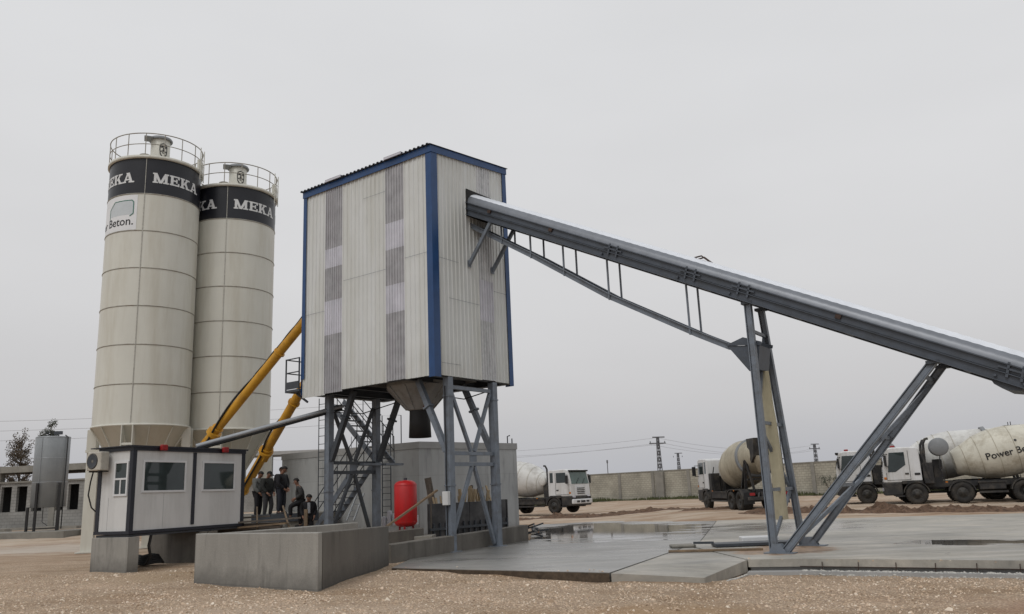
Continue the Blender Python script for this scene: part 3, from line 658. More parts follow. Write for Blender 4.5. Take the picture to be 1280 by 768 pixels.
# stiffener clips on the frame side
for a in (-5.3, -7.6, -9.0, -14.6, -15.1):
    mb = MB()
    for k in (0, .25): mb.bar((BX0-.07, a-k, zb(a-k)+.13), (BX0-.07, a-k-.1, zb(a-k)+.44), .03, .05)
    mb.bar((BX0-.07, a+.12, zb(a+.12)+.33), (BX0-.07, a-.45, zb(a-.45)+.33), .03, .04)
    mb.tube([(BX0-.10, a+.2, zb(a+.2)+.10), (BX0-.03, a+.2, zb(a+.2)+.10)], .03, 8); mb.build('clip', belt_m, conv)
mb = MB(); a = -14.45; mb.prism([(a+.15, zb(a)+.06), (a+.10, zb(a)-.05), (a-.12, zb(a)-.20), (a-.38, zb(a)-.25), (a-.42, zb(a)-.18)], BX0-.02, BX1+.02, axis='x'); mb.build('roller_guard', steel_d, conv)
mb = MB(); a = -7.9; mb.tube([(2.25, a+.22, zb(a+.22)+.85), (2.25, a+.02, zb(a)+.97), (2.25, a-.22, zb(a-.22)+.85)], .022, 6); mb.tube([(2.45, a+.22, zb(a+.22)+.84), (2.45, a+.02, zb(a)+.97), (2.45, a-.22, zb(a-.22)+.84)], .022, 6); mb.build('lifting_lug', rust_m, conv)
# braces back to the tower wall
for x in (BX0, BX1+.02):
    mb = MB(); mb.bar((x, -1.0, zb(-1.0)-.0), (x, -.06, 9.0), .09, .11); mb.box(x-.08, x+.08, -.07, -.045, 8.9, 9.12); mb.build('wall_brace', steel, conv)
# scraper trough under the belt
tp = [(0.05, 10.42), (-2.54, 8.77), (-5.04, 7.08), (-7.7, 5.55), (-8.56, 5.09)]
TX0, TX1 = 1.95, 2.62
mb = MB()
for i in range(4):
    (a0, z0), (a1, z1) = tp[i], tp[i+1]
    for x in (TX0, TX1): mb.bar((x, a0, z0), (x, a1, z1), .03, .16); mb.bar((x-.03, a0, z0+.08), (x-.03, a1, z1+.08), .08, .02)
    mb.bar(((TX0+TX1)/2, a0, z0-.07), ((TX0+TX1)/2, a1, z1-.07), TX1-TX0, .02)
mb.build('trough', steel, conv)
def tz(a):
    for i in range(4):
        (a0, z0), (a1, z1) = tp[i], tp[i+1]
        if a0 >= a >= a1: return z0+(z1-z0)*(a0-a)/(a0-a1)
    return tp[-1][1]
for a in (-1.27, -2.4, -3.6, -5.1, -7.5):
    for x in (TX0-.03, TX1+.03):
        a2 = a if x < 2 else a-.0
        mb = MB(); mb.bar((x, a2, tz(a)-.1), (x, a2, zb(a)+.02), .045, .045); mb.build('hanger', steel, conv)
mb = MB(); ha, hz = -8.5, 5.0
for pts in (((-8.50, 5.12), (-9.35, 5.02), (-9.25, 4.42), (-9.02, 4.40)),): mb.prism(list(pts), TX0-.05, TX1+.05, axis='x')
mb.prism([(-8.46, 5.13), (-9.40, 5.02), (-9.42, 5.10), (-8.95, 5.28)], TX0-.08, TX0-.055, axis='x'); mb.prism([(-8.46, 5.13), (-9.40, 5.02), (-9.42, 5.10), (-8.95, 5.28)], TX1+.055, TX1+.08, axis='x')
mb.build('scraper_hopper', belt_m, conv)
# support frames
la = -9.2
def frame_leg(p, q, w=.13, h=.16): mb = MB(); mb.ibeam(p, q, w, h, .02, up=(0, 1, 0)); mb.bar(p, q, w*.5, h*.6, (0, 1, 0)); return mb.build('leg', steel, conv)
zt = zb(la)
nb, fb = Vector((1.40, -9.35, .02)), Vector((3.75, -9.25, .02)); nt_, ft_ = Vector((1.80, -9.2, zt)), Vector((2.86, -9.15, zt))
frame_leg(nb, nt_, .15, .17); frame_leg(fb, ft_)
for t, in ((.88,), (.50,), (.235,)): mb = MB(); mb.bar(nb.lerp(nt_, t), fb.lerp(ft_, t), .06, .08); mb.build('cross_bar', steel, conv)
mb = MB(); mb.bar(nb.lerp(nt_, .50)+Vector((0, .05, 0)), fb.lerp(ft_, .88)+Vector((0, .05, 0)), .07, .08); mb.build('diagonal', steel, conv)
mb = MB(); mb.bar(nb.lerp(nt_, .50)+Vector((0, .07, 0)), fb.lerp(ft_, .235)+Vector((0, .07, 0)), .07, .08); mb.build('diagonal', steel, conv)
mb = MB(); mb.bar(nb.lerp(nt_, .02)+Vector((0, .05, 0)), fb.lerp(ft_, .235)+Vector((0, .05, 0)), .07, .08); mb.build('diagonal', steel, conv)
zi = zb(-13.3)
nb2, fb2 = Vector((1.42, -9.62, .05)), Vector((3.72, -9.5, .05)); nt2, ft2 = Vector((1.80, -13.25, zi)), Vector((2.86, -13.25, zi))
frame_leg(nb2, nt2, .13, .18); frame_leg(fb2, ft2, .13, .18)
for t in (.93, .62, .36): mb = MB(); mb.bar(nb2.lerp(nt2, t), fb2.lerp(ft2, t), .06, .08); mb.build('cross_bar', steel, conv)
mb = MB(); mb.bar(nb2.lerp(nt2, .05)+Vector((0, -.05, 0)), fb2.lerp(ft2, .40)+Vector((0, -.05, 0)), .07, .08); mb.build('diagonal', steel, conv)
mb = MB(); mb.bar(nb2.lerp(nt2, .40)+Vector((0, -.05, 0)), fb2.lerp(ft2, .9)+Vector((0, -.05, 0)), .07, .08); mb.build('diagonal', steel, conv)
for x in (1.4, 3.74):
    mb = MB(); mb.box(x-.16, x+.16, -9.85, -9.15, .008, .03); mb.prism([(-9.66, .03), (-9.26, .03), (-9.34, .22), (-9.54, .22)], x-.09, x-.075, axis='x'); mb.prism([(-9.66, .03), (-9.26, .03), (-9.34, .22), (-9.54, .22)], x+.075, x+.09, axis='x')
    mb.build('base_plate', steel, conv)
for t in (nt_, ft_, nt2, ft2): mb = MB(); mb.box(t.x-.12, t.x+.12, t.y-.14, t.y+.14, t.z-.05, t.z+.02); mb.build('bearing_plate', steel_d, conv)
# canvas sleeve hanging from the scraper hopper
slv = thing('canvas_sleeve', 'cream canvas chute sleeve hanging between the front legs of the belt conveyor', 'chute sleeve', TL, TA)
mb = MB(); vs = []; n = 14; k = 40
for i in range(k+1):
    t = i/k; z = 4.42-t*(4.42-.72); wx = .06+.09*min(1, t*3.0); wy = .09+.06*min(1, t*3); cy = -9.22+.0*t
    for j in range(n):
        th = 2*PI*j/n; w = 1+.10*math.sin(3*th+t*3)+.06*noise.noise(Vector((th, t*6, 0)))
        vs.append((2.45+wx*w*math.cos(th)+.12*t, cy+wy*w*math.sin(th)+.02*math.sin(t*7), z))
mb.add(vs, [(i*n+j, i*n+(j+1) % n, (i+1)*n+(j+1) % n, (i+1)*n+j) for i in range(k) for j in range(n)], True); mb.build('sleeve', canvas, slv)

# ------------------------------------------------------------------ writing helpers
def bend(mb, strokes, R_, a0, z0, h, nseg=10, dr=.0, asp=1.0):
    """strokes: quads in letter space mapped on a cylinder. a increases to the right seen from outside"""
    for q, (A, B_, C_, D_) in enumerate(strokes):
        r = R_+.004+.0011*(q % 9)+dr; vs = []
        for i in range(nseg+1):
            t = i/nseg
            for P, Q in ((A, B_), (D_, C_)):
                x = P[0]+(Q[0]-P[0])*t; y = P[1]+(Q[1]-P[1])*t; an = a0+x*h*asp/R_
                vs.append((r*math.cos(an), r*math.sin(an), z0+y*h))
        mb.add(vs, [(2*i, 2*i+2, 2*i+3, 2*i+1) for i in range(nseg)])
def rect(x0, y0, x1, y1): return ((x0, y0), (x1, y0), (x1, y1), (x0, y1))
def diag(xa, ya, xb, yb, w): return ((xa, ya), (xa+w, ya), (xb+w, yb), (xb, yb))
S = .14
def L_M(o): return [rect(o, 0, o+.46, S), rect(o+.92, 0, o+1.42, S), rect(o+.10, 0, o+.33, 1), rect(o, 1-S, o+.33, 1), rect(o+1.06, 0, o+1.30, 1), rect(o+1.06, 1-S, o+1.42, 1), diag(o+.55, 0, o+.12, 1, .25), diag(o+.58, 0, o+1.04, 1, .25)]
def L_E(o): return [rect(o, 0, o+.95, S), rect(o, 1-S, o+.95, 1), rect(o+.10, 0, o+.36, 1), rect(o+.3, .43, o+.70, .43+S), rect(o+.79, 0, o+.95, .30), rect(o+.79, .70, o+.95, 1), rect(o+.60, .30, o+.74, .70)]
def L_K(o): return [rect(o, 0, o+.48, S), rect(o, 1-S, o+.48, 1), rect(o+.10, 0, o+.36, 1), diag(o+.30, .38, o+.72, 1, .24), diag(o+.74, 0, o+.42, .62, .26), rect(o+.62, 0, o+1.12, S), rect(o+.58, 1-S, o+1.08, 1)]
def L_A(o): return [diag(o+.10, 0, o+.48, 1, .18), diag(o+.80, 0, o+.46, 1, .27), rect(o+.3, .24, o+.85, .24+S), rect(o, 0, o+.40, S), rect(o+.66, 0, o+1.22, S), rect(o+.38, 1-S*.8, o+.68, 1)]
MEKA = L_M(0)+L_E(1.50)+L_K(2.53)+L_A(3.68)     # total 4.90
def text_mesh(txt, size=1.0, off=0.0):
    cu = bpy.data.curves.new('lettering', 'FONT'); cu.body = txt; cu.size = size; cu.resolution_u = 3; cu.offset = off
    ob = bpy.data.objects.new('lettering', cu); col.objects.link(ob)
    dg = bpy.context.evaluated_depsgraph_get(); me = bpy.data.meshes.new_from_object(ob.evaluated_get(dg))
    vs = [v.co.copy() for v in me.vertices]; fs = [tuple(p.vertices) for p in me.polygons]
    bpy.data.objects.remove(ob); bpy.data.meshes.remove(me); return vs, fs
def seg_quads(pts, w):
    out = []
    for i in range(len(pts)-1):
        (x0, y0), (x1, y1) = pts[i], pts[i+1]; dx, dy = x1-x0, y1-y0; l = math.hypot(dx, dy) or 1; nx_, ny_ = -dy/l*w/2, dx/l*w/2
        ex, ey = dx/l*w*.35, dy/l*w*.35
        out.append(((x0-nx_-ex, y0-ny_-ey), (x1-nx_+ex, y1-ny_+ey), (x1+nx_+ex, y1+ny_+ey), (x0+nx_-ex, y0+ny_-ey)))
    return out

# ------------------------------------------------------------------ silos
RS = 1.825
def silo(x, y, ztop, ring_step, label, banner, toff):
    """local +x axis of angle 0 points to the camera"""
    rz = math.atan2(-y, -x)
    s = thing('cement_silo', label, 'silo', (x, y, 0), rz, 'twin cement silos')
    zb0 = ztop-7*ring_step
    mb = MB(); mb.lathe([(RS, zb0), (RS, ztop-ring_step)], 72); mb.build('shell', silo_m, s)
    mb = MB(); mb.lathe([(RS+.004, ztop-ring_step+.02), (RS+.004, ztop)], 72); mb.build('name_band', black_band, s)
    mb = MB()
    for i in range(1, 7): mb.ring(RS, .024, ztop-i*ring_step+(.02 if i == 1 else 0), 72)
    mb.build('hoop', silo_ring, s)
    mb = MB(); mb.lathe([(RS+.02, ztop), (RS+.09, ztop+.01), (RS+.09, ztop+.13), (RS+.0, ztop+.15), (.5, ztop+.42), (.01, ztop+.45)], 72); mb.build('roof', silo_m, s)
    mb = MB(); mb.lathe([(RS, zb0), (RS+.05, zb0+.02), (RS+.05, zb0-.05), (RS-.02, zb0-.06), (.32, zb0-2.55), (.2, zb0-2.7), (.2, zb0-3.0)], 72)
    for k in range(12):
        t = 2*PI*(k+.3)/12; c, s_ = math.cos(t), math.sin(t); mb.bar(((RS+.01)*c, (RS+.01)*s_, zb0-.06), (.36*c, .36*s_, zb0-2.52), .03, .05)
    mb.build('cone', silo_m, s)
    # vertical weld seam with rungs
    sa = toff
    mb = MB(); c, s_ = math.cos(sa), math.sin(sa)
    mb.bar(((RS+.012)*c, (RS+.012)*s_, zb0+.05), ((RS+.012)*c, (RS+.012)*s_, ztop), .022, .022)
    k = 0; z = zb0+.3
    while z < ztop-ring_step: mb.bar(((RS+.018)*c+s_*.02, (RS+.018)*s_-c*.02, z), ((RS+.018)*c-s_*.02, (RS+.018)*s_+c*.02, z), .016, .010); z += .17
    mb.build('seam', seam_m, s)
    for q in range(4):
        t = sa-.04+q*PI/2; c, s_ = math.cos(t), math.sin(t); M = Matrix.Rotation(t, 4, 'Z')
        mb = MB(); mb.box(RS-.30, RS+.14, -.14, .14, 0, zb0-.9, M); mb.box(RS-.34, RS+.18, -.22, .22, zb0-.95, zb0-.85, M); mb.box(RS-.42, RS+.28, -.28, .28, 0, .05, M)
        for yy in (-.20, .20): mb.box(RS-.2, RS+.15, yy-.015, yy+.015, zb0-.85, zb0-.05, M)
        mb.box(RS+.08, RS+.13, -.185, .185, zb0-.80, zb0-.72, M)
        mb.build('leg', silo_m, s)
    # railing
    zr = ztop+.13; mb = MB(); mb.ring(RS+.05, .022, zr+.98, 64); mb.ring(RS+.05, .018, zr+.50, 64)
    for k in range(16): t = 2*PI*(k+.35)/16; c, s_ = math.cos(t)*(RS+.05), math.sin(t)*(RS+.05); mb.tube([(c, s_, zr), (c, s_, zr+.98)], .018, 6)
    mb.build('railing', silo_ring, s)
    mb = MB(); M = Matrix.Rotation(1.18, 4, 'Z')
    mb.box(RS+.0, RS+.10, -.22, .22, zr, zr+.45, M)
    for yy in (-.22, .22): mb.tube([M @ Vector((RS+.14, yy, ztop-.35)), M @ Vector((RS+.14, yy, zr+1))], .02, 6)
    z = ztop-.25
    while z < zr+.9: mb.tube([M @ Vector((RS+.14, -.22, z)), M @ Vector((RS+.14, .22, z))], .012, 5); z += .3
    mb.build('ladder', silo_m, s)
    # filter
    f = MB(); fx, fy = .55, .10; M = Matrix.Translation((fx, fy, 0))
    f.lathe([(.39, ztop+.15), (.39, ztop+1.32), (.37, ztop+1.36)], 32, M); fo = f.build('filter', silo_m, s)
    f = MB(); f.lathe([(.48, ztop+1.32), (.49, ztop+1.37), (.45, ztop+1.44), (.2, ztop+1.50), (.01, ztop+1.51)], 32, M)
    f.lathe([(.48, ztop+1.32), (.38, ztop+1.34)], 32, M); f.bevbox(fx-.1, fx+.45, fy-.66, fy-.30, ztop+1.31, ztop+1.37, .02); f.build('filter_cap', tank_gr, fo)
    f = MB(); f.lathe([(.2, ztop+.1), (.2, ztop+.36), (.22, ztop+.38), (.01, ztop+.40)], 16, Matrix.Translation((1.15, -.48, 0))); f.build('hatch', silo_ring, s)
    # bearded face emblem on the filter, drawn as ink lines
    face = [[(-.5, .55), (-.42, .85), (0, 1.0), (.42, .85), (.5, .55), (.5, -.1), (.42, -.5), (.1, -.85), (-.15, -.85), (-.42, -.45), (-.5, .1), (-.5, .55)],
            [(-.35, .45), (-.1, .5)], [(.12, .5), (.38, .42)], [(0, .42), (-.06, .1), (.1, .05)], [(-.35, -.1), (-.1, -.05), (.1, -.05), (.38, -.15)], [(-.15, -.3), (.15, -.3)], [(-.4, .62), (.42, .62)]]
    f = MB(); bq = []
    for st_ in face: bq += seg_quads(st_, .13)
    bend(f, [tuple((p[0]*.9, p[1]) for p in q_) for q_ in bq], .39, .32, ztop+.78, .33, 3); 
    f.v = [(v[0]+fx, v[1]+fy, v[2]) for v in f.v]; f.build('emblem', letter_b, fo)
    # writing: MEKA three times round the band
    hh = .44; zt_ = ztop-ring_step*.5-.27
    step = 2*PI/4.0
    for k in range(4):
        mb = MB(); bend(mb, MEKA, RS+.006, sa+.15+k*step, zt_, hh, 4); mb.build('lettering', letter_w, s)
    if banner:
        a0, a1 = -1.50, -.36; zc0, zc1 = ztop-ring_step*1.98, ztop-ring_step*1.02; mb = MB()
        n = 24; vs = []
        for i in range(n+1):
            t = a0+(a1-a0)*i/n
            for z in (zc0, zc1): vs.append(((RS+.008)*math.cos(t), (RS+.008)*math.sin(t), z))
        mb.add(vs, [(2*i, 2*i+2, 2*i+3, 2*i+1) for i in range(n)]); bn = mb.build('banner', banner_w, s)
        vsx, fsx = text_mesh('Power Beton.', .50, .006); wid = max(v.x for v in vsx)
        ae = -.43; mb = MB(); vv = []
        for v in vsx:
            t = ae-(wid-v.x)/RS; vv.append(((RS+.012)*math.cos(t), (RS+.012)*math.sin(t), zc0+.22+v.y))
        mb.add(vv, fsx); mb.build('lettering', letter_b, bn, fix=False)
        # pentagonal outline emblem
        pts = [(-1.25, .62), (-1.25, 1.0), (-.95, 1.30), (-.10, 1.30), (-.02, 1.22), (-.02, .72), (-.16, .62)]
        mb = MB(); bend(mb, seg_quads(pts, .035), RS+.012, ae-.0, zc0-.02, 1.0, 3); mb.build('emblem', green_l, bn)
        mb = MB(); n = 12; vs = []
        for i in range(n+1):
            xx = -1.22+1.18*i/n; t = ae+xx/RS; zt2 = zc0+(.98+min(.27, .9*(xx+1.22)) if xx < -.9 else 1.26)
            for z in (zc0+.66, zt2): vs.append(((RS+.010)*math.cos(t), (RS+.010)*math.sin(t), z))
        mb.add(vs, [(2*i, 2*i+2, 2*i+3, 2*i+1) for i in range(n)]); mb.build('emblem_fill', banner_g, bn)
    return s
silo(-15.33, 33.5, 15.82, 1.572, 'nearer cream cement silo with a black name band and a white banner, railing on top', True, -.22)
silo(-12.73, 36.0, 15.44, 1.53, 'farther cream cement silo with a black name band and no banner, behind the yellow tubes', False, -.17)

# ------------------------------------------------------------------ screw conveyors and pipe
def TW(b_, a_, z): # tower frame to world
    return Vector((TL[0]+b_*.5988-a_*.8009, TL[1]+b_*.8009+a_*.5988, z))
def screw(p0, p1, label, elbow):
    p0 = Vector(p0); p1 = Vector(p1); s = thing('screw_conveyor', label, 'screw conveyor', (0, 0, 0), 0, 'yellow screw conveyors'); s.location = p0
    d_ = p1-p0; l = d_.length; u = d_.normalized()
    mb = MB(); mb.tube([(0, 0, 0), d_], .172, 18); mb.build('tube', yellow, s)
    for t in (.02, .36, .70, .97):
        mb = MB(); mb.tube([u*l*t-u*.03, u*l*t+u*.03], .225, 18); mb.build('flange', yellow, s)
    mb = MB(); mb.tube([u*l*.33, u*l*.345], .28, 18); mb.bar(u*l*.31+Vector((0, 0, -.24)), u*l*.35+Vector((0, 0, -.24)), .2, .14); mb.build('inspection_cover', yellow, s)
    side = u.cross(Vector((0, 0, 1))).normalized(); upv = side.cross(u)
    pts = []
    for i in range(40):
        t = .06+.9*i/39; off = upv*(.235+.012*math.sin(i*1.7))-side*.03; 
        if t < .56: off = upv*(.22*math.cos(min(2.2, (.56-t)*9)))+side*(.22*math.sin(min(2.2, (.56-t)*9)))
        pts.append(u*l*t+off)
    mb = MB(); mb.tube(pts, .04, 6); mb.build('cable', black_m, s)
    return s
screw((-15.1+.62, 33.3, 1.75), TW(1.46, 6.2, 9.49), 'upper yellow tube conveyor rising from the nearer silo to the tower side', 1)
p0 = Vector((-10.45, 32.9, 2.88)); p1 = TW(.75, 6.25, 6.56); dd = (p1-p0)
screw(p0-dd*.22, p0+dd*1.0, 'lower yellow tube conveyor passing under the railed side platform', 0)
cp = thing('cable_pipe', 'thin galvanised pipe sloping up from the cabin roof to the left tower leg', 'pipe', (-10.13, 26, 3.46))
mb = MB(); a_ = Vector((0, 0, 0)); b_ = TW(.55, 5.72, 4.65)-Vector((-10.13, 26, 3.46)); mb.tube([a_, b_, b_*1.16], .075, 10); mb.build('pipe', pipe_m, cp)
mb = MB(); mb.tube([a_+Vector((0, 0, -.11)), b_+Vector((0, 0, -.11)), b_*1.16+Vector((0, 0, -.11))], .04, 8); mb.build('cable', black_m, cp)

# ------------------------------------------------------------------ control cabin
CA = math.atan2(3.9, 1.8); CL = (-10.68, 22.95, 0)
cab = thing('control_cabin', 'light grey panel cabin with dark trim, big windows and red lamps on its roof', 'cabin', CL, CA)
CZ0, CZ1, CX, CY = 1.0, 3.30, 4.35, 1.36
mb = MB(); mb.box(.03, CX-.03, .03, CY-.03, CZ0+.03, CZ1-.03); mb.build('wall_panel', cabin_m, cab)
for x, y in ((0, 0), (CX-.13, 0), (0, CY-.13), (CX-.13, CY-.13)): mb = MB(); mb.box(x, x+.13, y, y+.13, CZ0+.002, CZ1-.002); mb.build('corner_post', cabin_t, cab)
mb = MB(); mb.box(2.18, 2.30, .0, .02, CZ0+.1, CZ1-.1); mb.build('centre_post', cabin_t, cab)
for z0, z1 in ((CZ0-.05, CZ0+.035), (CZ1-.09, CZ1+.02)):
    mb = MB(); mb.box(-.012, CX+.012, -.012, .05, z0, z1); mb.box(-.012, CX+.012, CY-.05, CY+.012, z0, z1); mb.box(-.012, .05, .05, CY-.05, z0, z1); mb.box(CX-.05, CX+.012, .05, CY-.05, z0, z1); mb.build('edge_trim', cabin_t, cab)
mb = MB(); mb.box(-.1, CX+.05, -.04, CY+.25, CZ1+.022, CZ1+.05); mb.box(-.12, CX+.07, -.05, -.042, CZ1-.0, CZ1+.05); mb.build('roof', cabin_t, cab)
mb = MB(); mb.box(.04, CX-.04, .04, CY-.04, CZ0-.12, CZ0-.065); mb.build('floor', steel_d, cab)
def window(x0, x1, z0, z1, side='x', mull=()):
    fo = MB(); t = .055
    for a, b_, c, d_ in ((x0, x1, z0, z0+t), (x0, x1, z1-t, z1), (x0, x0+t, z0+t, z1-t), (x1-t, x1, z0+t, z1-t)):
        fo.box(a, b_, -.005, .035, c, d_) if side == 'x' else fo.box(-.005, .035, a, b_, c, d_)
    for mm in mull:
        if side != 'x': fo.box(-.003, .033, *mm)
    f = fo.build('window', frame_w, cab)
    g = MB(); g.box(x0+t, x1-t, .018, .032, z0+t, z1-t) if side == 'x' else g.box(.018, .032, x0+t, x1-t, z0+t, z1-t); g.build('pane', glass_m, f)
window(.36, 1.92, CZ0+1.05, CZ0+1.95); window(2.55, 3.92, CZ0+1.05, CZ0+1.95)
window(.17, .72, CZ0+.98, CZ0+1.93, 'y', ((.225, .665, CZ0+1.42, CZ0+1.47), (.43, .47, CZ0+1.035, CZ0+1.42)))
mb = MB()
for x in (1.15,): mb.box(x, x+.005, .026, .028, CZ0+.07, CZ0+1.02)
mb.box(.026, .028, .9, .905, CZ0+.07, CZ0+.95)
mb.build('panel_joint', MATS['tank_metal'], cab)
for x in (.95, 3.35): mb = MB(); mb.bevbox(x-.11, x+.11, -.16, -.05, CZ1-.08, CZ1+.09, .03); mb.box(x-.05, x+.05, -.05, -.013, CZ1-.03, CZ1-.0); mb.build('red_lamp', red_d, cab)
ac = thing('air_conditioner', 'beige air conditioner unit bracketed high on the left end of the cabin', 'air conditioner', CL, CA)
mb = MB(); mb.bevbox(-.34, -.06, 0.86, 1.42, CZ1-.60, CZ1-.08, .03); mb.build('casing', ac_m, ac)
mb = MB(); mb.lathe([(.20, 0), (.22, .01), (.22, .03), (.20, .03)], 24, Matrix.Translation((-.352, 1.20, CZ1-.34)) @ Matrix.Rotation(PI/2, 4, 'Y'))
for k in range(5): mb.ring(.04+.035*k, .004, 0, 20) if 0 else None
mb.build('fan_guard', black_m, ac)
mb = MB(); mb.lathe([(.19, 0), (.05, .01), (.01, .01)], 24, Matrix.Translation((-.350, 1.20, CZ1-.34)) @ Matrix.Rotation(PI/2, 4, 'Y')); mb.build('fan', steel_d, ac)
mb = MB(); mb.bar((-.32, .95, CZ1-.62), (-.012, .95, CZ1-.62), .04); mb.bar((-.32, 1.32, CZ1-.62), (-.012, 1.32, CZ1-.62), .04); mb.build('bracket', black_m, ac)
mb = MB(); mb.tube([(-.1, 1.40, CZ1-.5), (-.1, 1.52, CZ1-.9), (-.08, 1.6, CZ1-1.25), (-.03, 1.5, CZ1-1.6), (.1, 1.42, CZ1-1.75)], .02, 6); mb.build('hose', black_m, ac)
# concrete supports of cabin
blk = thing('concrete_plinth', 'pale concrete block carrying the left end of the control cabin', 'concrete block', CL, CA)
mb = MB(); mb.bevbox(-.02, .36, -.02, CY+.05, -.15, CZ0-.125, .015); mb.build('block', ramp_m, blk)
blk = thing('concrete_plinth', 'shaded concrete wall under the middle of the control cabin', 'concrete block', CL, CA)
mb = MB(); mb.bevbox(2.55, 2.85, -.0, CY+.7, -.15, CZ0-.125, .012); mb.box(2.856, 3.2, -.05, .2, -.15, CZ0-.128); mb.build('block', conc_d, blk)  # darker concrete than the end block: shade under the cabin put into its colour
# coiled hose under the cabin
hs = MB()
for k in range(5): pts = [(1.6+(.42-.04*k)*math.cos(t), 1.0+(.55-.04*k)*math.sin(t)*.7, .07+.05*k+.02*math.sin(t*3)) for t in [2*PI*i/26 for i in range(27)]]; hs.tube(pts, .035, 6)
ho = thing('coiled_hose', 'black hose coiled on the ground in the gap under the cabin', 'hose', CL, CA); hs.build('coil', black_m, ho)
hs = MB(); hs.tube([(.85, .1, CZ0-.1), (.80, .12, .6), (.86, .1, .3), (.9, .3, .1)], .04, 6); hs.build('hose_end', black_m, ho)
tb = thing('standing_pipe', 'short pale pipe stand with a valve in the gap under the cabin', 'pipe stand', CL, CA)
mb = MB(); mb.bevbox(1.5, 1.9, 2.5, 2.9, 0, .35, .03); mb.bevbox(1.6, 1.85, 2.6, 2.8, .35, .75, .03); mb.build('body', conc_l, tb)

# ------------------------------------------------------------------ concrete retaining walls in front
def wall_seg(name, label, p, q, z0, z1a, z1b, th, m, inward):
    p = Vector((*p, 0)); q = Vector((*q, 0)); L_ = (q-p).length; an = math.atan2(q.y-p.y, q.x-p.x)
    o = thing(name, label, 'wall', p, an); mb = MB()
    y0, y1 = (0, th) if inward > 0 else (-th, 0); b = .02
    # profile with chamfered top edge
    vs = []
    for x, zt_ in ((0, z1a), (L_, z1b)):
        vs += [(x, y0, z0), (x, y1, z0), (x, y1, zt_-b), (x, y1-b, zt_), (x, y0+b, zt_), (x, y0, zt_-b)]
    mb.add(vs, [(0, 1, 2, 3, 4, 5), (11, 10, 9, 8, 7, 6)]+[(i, 6+i, 6+(i+1) % 6, (i+1) % 6) for i in range(6)]); mb.build('wall_body', m, o); return o
def wall_poly(label, poly, z1, m):
    o = thing('retaining_wall', label, 'wall', (*poly[0], 0)); mb = MB(); q = [(x-poly[0][0], y-poly[0][1]) for x, y in poly]
    bm = bmesh.new(); n = len(q); a = [bm.verts.new((x, y, -.3)) for x, y in q]; b_ = [bm.verts.new((x, y, z)) for (x, y), z in zip(q, z1)]
    bm.faces.new(a[::-1]); top = bm.faces.new(b_)
    for i in range(n): bm.faces.new((a[i], a[(i+1) % n], b_[(i+1) % n], b_[i]))
    bmesh.ops.recalc_face_normals(bm, faces=bm.faces); bmesh.ops.bevel(bm, geom=list(bm.edges), offset=.012, segments=1, affect='EDGES')
    mb.frombm(bm); mb.build('wall_body', m, o); return o
wall_poly('low pale concrete wall facing the camera left of the tower, nearest to the viewer', [(-7.23, 18.75), (-3.87, 16.12), (-3.85, 16.38), (-7.08, 18.93)], [1.03, 1.045, 1.045, 1.03], ramp_m)
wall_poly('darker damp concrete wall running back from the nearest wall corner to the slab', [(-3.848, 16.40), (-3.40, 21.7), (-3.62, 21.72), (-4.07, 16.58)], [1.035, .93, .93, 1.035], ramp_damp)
wall_seg('retaining_wall', 'far side wall of the concrete pit with its pale top edge showing', (-7.2, 19.05), (-4.9, 24.4), -.2, 1.0, .98, .22, ramp_m, -1)
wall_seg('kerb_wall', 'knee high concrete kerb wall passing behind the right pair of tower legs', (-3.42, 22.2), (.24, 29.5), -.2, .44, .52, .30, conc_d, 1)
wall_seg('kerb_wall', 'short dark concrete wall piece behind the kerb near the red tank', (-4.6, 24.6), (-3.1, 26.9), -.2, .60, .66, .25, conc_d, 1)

# raised platform with loose boards where the people stand
pl = thing('raised_platform', 'dark edged concrete platform the group of people stands on', 'platform', (0, 0, 0))
mb = MB(); mb.prism([(-9.7, 30.6), (-7.85, 30.9), (-7.7, 36.5), (-12.5, 38), (-12.5, 33.5)], -.2, 1.18, axis='z'); mb.build('base', conc_old, pl)
mb = MB(); mb.box(-.02, 2.35, -.06, -.01, .93, 1.22, Matrix.Translation((-9.75, 30.55, 0)) @ Matrix.Rotation(.16, 4, 'Z')); mb.build('edge_beam', steel_d, pl)
st2 = thing('rubble_steps', 'stacked rough concrete pieces in front of the stair foot', 'concrete rubble', (-7.3, 28.2, 0))
mb = MB(); mb.bevbox(-.5, .35, -.3, .5, -.1, .78, .03); mb.bevbox(-1.3, -.55, -.1, .5, -.1, .95, .04); mb.bevbox(.4, 1.0, 0, .6, -.1, .62, .04); mb.build('pieces', conc_old, st2)
planks = [((-10.2, 26.6, 1.02), (-7.1, 27.2, 1.12), .22, 'long grey plank lying level beside the cabin'),
          ((-9.7, 26.9, .86), (-7.4, 26.6, .98), .18, 'brown plank below the long grey one beside the cabin'),
          ((-8.75, 27.9, 1.5), (-8.35, 26.7, .75), .05, 'short pale board leaning near the cabin corner'),
          ((-8.0, 28.3, 1.5), (-7.4, 27.0, .75), .05, 'short pale board leaning toward the rubble steps'),
          ((-10.0, 27.6, 1.16), (-8.3, 27.9, 1.2), .25, 'wide board resting on the stack by the cabin')]
for p, q, w, lb in planks:
    o = thing('plank', lb, 'plank', p); mb = MB(); mb.bar((0, 0, 0), Vector(q)-Vector(p), w, .05); mb.build('board', wood if 'pale' in lb or 'brown' in lb else wood_d, o)
o = thing('board_stack', 'dark stack of old boards and beams beneath the planks beside the cabin', 'board stack', (-9.3, 27.3, 0))
mb = MB()
for i in range(9): z = .12+i*.1; a = random.uniform(-.1, .1); mb.bevbox(-1.0+random.uniform(-.2, .2), 1.6+random.uniform(-.3, .2), -.4+random.uniform(-.1, .1), .3, z, z+.085, .01, Matrix.Rotation(.2+a, 4, 'Z'))
